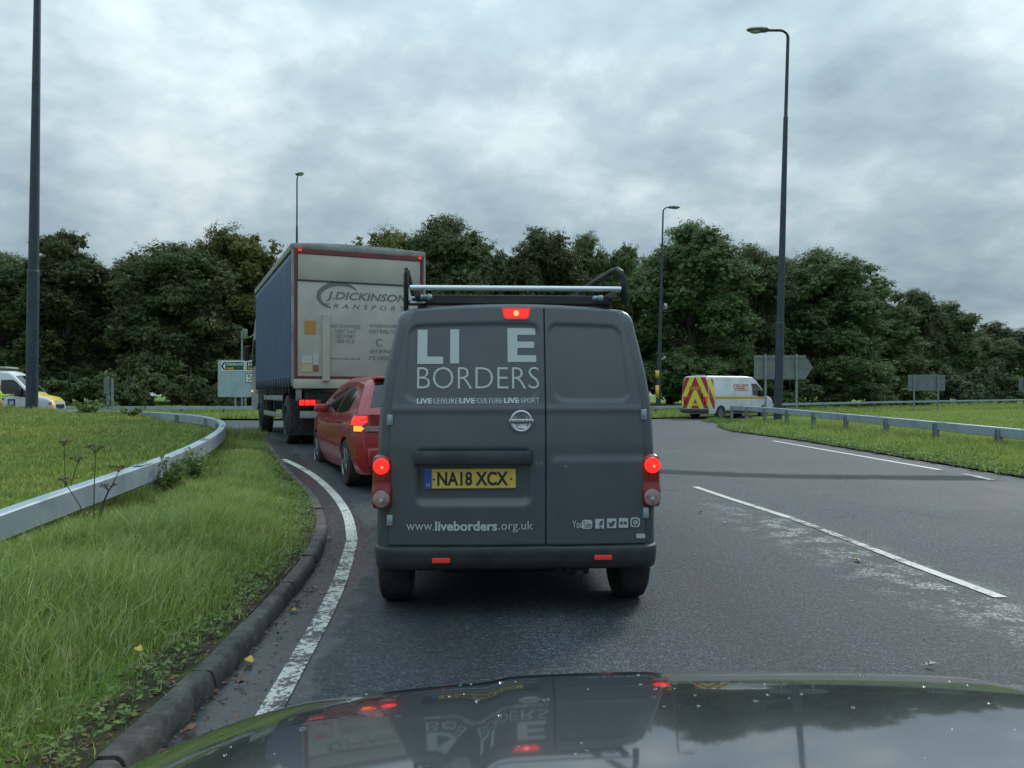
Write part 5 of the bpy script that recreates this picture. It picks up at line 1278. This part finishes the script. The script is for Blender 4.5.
leafy_weed('weed_clump', onto(128, 20.5), .32, .45, 220, 'low weed clump between the lamp post and the thin pair of posts', seed=4, size=.05)
leafy_weed('yellowing_weed', onto(98, 6.35), .18, .10, 120, 'small yellowing weed at the foot of the dried flower stalks', m='grass_lawn', seed=5, size=.022)
def umbel(loc, hs, label, seed):
    g = np.random.default_rng(seed); r_ = empty('dried_flower_stalk', loc, 0, label, 'weed')
    for (dx, dy, h) in hs:
        b = B(); b.tube([(dx * .1, dy * .1, 0), (dx * .5, dy * .5, h * .6), (dx, dy, h)], [.006, .0045, .003], 6)
        for q in range(11):
            a_ = g.uniform(0, 6.28); rr = g.uniform(.02, .075); e = (dx + rr * math.cos(a_), dy + rr * math.sin(a_), h + .03 + g.uniform(0, .02)); b.tube([(dx, dy, h), e], [.0018, .0014], 4); b.sph(e, .0085, (1.4, 1.4, .7), 6)
        b.build('flower_stem', M['weed_dry'], r_)
umbel(onto(93, 6.3), [(.02, 0, .66), (.19, .02, .50), (.12, .0, .36), (-.22, .02, .40)], 'brown dried umbel stalks standing in front of the left crash barrier', 4)
umbel(onto(66, 7.6), [(-.02, 0, .60), (.10, .02, .44)], 'thin brown dried stalk standing behind the left crash barrier', 6)

# ---- fallen leaves along the gutter
LV = [(249, 664, 1, .048, 'bright yellow fallen leaf lying in the gutter'), (190, 733, 0, .045, 'brown fallen leaf lying by the kerb nearest the bonnet'), (279, 636, 0, .03, 'small fallen leaf between kerb and white line'), (293, 612, 1, .035, 'yellowish fallen leaf beside the kerb, upper one of a pair'),
      (297, 604, 0, .035, 'brown fallen leaf beside the kerb, behind the yellowish one'), (313, 590, 0, .04, 'brown fallen leaf against the kerb where it starts to bend'), (306, 594, 0, .03, 'small brown leaf just before the bend of the kerb'), (330, 540, 0, .05, 'dark leaf where the kerb passes the white line'),
      (858, 562, 1, .05, 'tan leaf lying on the broken centre line'), (930, 668, 2, .03, 'pale scrap of litter on the tarmac at lower right'), (700, 513, 2, .04, 'pale scrap on the tarmac left of the centre line'), (725, 524, 2, .03, 'tiny pale scrap on the tarmac beside the grey van'),
      (240, 686, 0, .03, 'small brown leaf between the yellow leaf and the kerb')]
M['leaf_white'] = mat('pale_scrap', (.5, .5, .47), .7)
for i, (px, py, kd, s_, lb) in enumerate(LV):
    x, y = G(px, py); g = np.random.default_rng(i); b = B(); n = 10; rim = []
    c = b.bm.verts.new((0, 0, .004))
    for k in range(n):
        a_ = 2 * math.pi * k / n; rr = s_ * (.62 + .38 * math.cos(a_) ** 2) * (1 if k % 2 else .72); rim.append(b.bm.verts.new((rr * math.cos(a_), rr * math.sin(a_) * .8, .006 + g.uniform(0, .018))))
    for k in range(n): b.bm.faces.new((c, rim[k], rim[(k + 1) % n]))
    b.tube([(s_ * .8, 0, .006), (s_ * 1.5, .01, .012)], .0015, 4)
    o = b.build('fallen_leaf' if kd < 2 else 'litter_scrap', M[('leaf_brown', 'leaf_yellow', 'leaf_white')[kd]]); o.location = (x, y, float(zroad(x, y)) + .007); o.rotation_euler = (0, 0, g.uniform(0, 6)); tag(o, lb, 'leaf' if kd < 2 else 'litter', 'leaves and scraps on the tarmac')
vergeleaf = [(138, 675, 'orange fallen leaf lying in the grass near the kerb')]
for px, py, lb in vergeleaf:
    x, y = G(px, py, zleft); o = bpy.data.objects['fallen_leaf'].copy(); col.objects.link(o); o.location = (x, y, float(zleft(x, y)) + .10); o['label'] = lb; o.scale = (.8, .8, 1)

# ================================================================== own car bonnet
own = empty('car', (.36, 0, 0), 0, 'dark glossy car bonnet spotted with raindrops, along the bottom of the photo', 'car')
py_ = [-.3, .2, .55, .80, .90, 1.0, 1.1, 1.2, 1.28, 1.34, 1.40, 1.46, 1.52, 1.56]
pz_ = [1.01, .982, .958, .937, .928, .917, .904, .887, .870, .853, .829, .789, .714, .62]
ysm = np.linspace(-.3, 1.56, 400); zsm = np.interp(ysm, py_, pz_); kk = np.exp(-.5 * (np.arange(-24, 25) / 9) ** 2); kk /= kk.sum(); zsm = np.convolve(np.pad(zsm, 24, mode='reflect', reflect_type='odd'), kk, 'valid')
def bon(x, y):
    """bonnet height; x relative to the car's middle"""
    u = abs(x) / .80; yy = y + .15 * u ** 2.6
    z = float(np.interp(yy, ysm, zsm)) if yy < 1.56 else .60 - (yy - 1.56) * 3
    z -= .010 * u ** 2 + .35 * max(0, u - .82) ** 1.7
    e = abs(x) - .40 - .05 * (1 - y)       # raised swage lines
    z += .007 * (1 - sst(-.03, .03, e))
    return z
b = B(); b.grid(lambda u, v: ((lambda X, Yy: (X, Yy, max(.35, bon(X, Yy))))((2 * u - 1) * .90, -.3 + 1.86 * v)), 150, 190, back=(0, 0, -.02))
M['own_paint'] = mat('bonnet_paint', (.022, .028, .033), .2, coat=1.0, spec=.6); M['own_paint'].node_tree.nodes['Principled BSDF'].inputs['Coat IOR'].default_value = 1.75; M['own_paint'].node_tree.nodes['Principled BSDF'].inputs['Coat Roughness'].default_value = .04
tM = M['own_paint'].node_tree; tcn = N(tM, 'ShaderNodeTexCoord'); bmpn = N(tM, 'ShaderNodeBump'); bmpn.inputs['Strength'].default_value = .03; bmpn.inputs['Distance'].default_value = .002
tM.links.new(noise(tM, tcn.outputs['Object'], 9, 2, .5), bmpn.inputs['Height']); tM.links.new(bmpn.outputs[0], tM.nodes['Principled BSDF'].inputs['Coat Normal'])
bn = b.build('bonnet', M['own_paint'], own, smooth=True)
b = B(); b.box((0, .62, .42), (1.66, 1.7, .52), .12, seg=3); b.build('body', M['own_paint'], own, angle=50)
for sg in (-1, 1): wheel(own, sg * .80, .75, .33, .21, 5)
b = B(); g = np.random.default_rng(5)
for i in range(90):
    X = g.uniform(-.72, .72); Yy = g.uniform(.45, 1.30) if i % 3 else g.uniform(.85, 1.28); r_ = g.uniform(.0008, .0026) if g.uniform() < .88 else g.uniform(.003, .006)
    b.sph((X, Yy, bon(X, Yy) + .0003), r_, (1.3, g.uniform(.8, 1.6), .28), 10)
M['water_drop'] = mat('water_drop', (.9, .95, 1), .02, trans=1.0); M['water_drop'].node_tree.nodes['Principled BSDF'].inputs['IOR'].default_value = 1.33
dp = b.build('raindrops', M['water_drop'], bn, smooth=True); dp['kind'] = 'stuff'
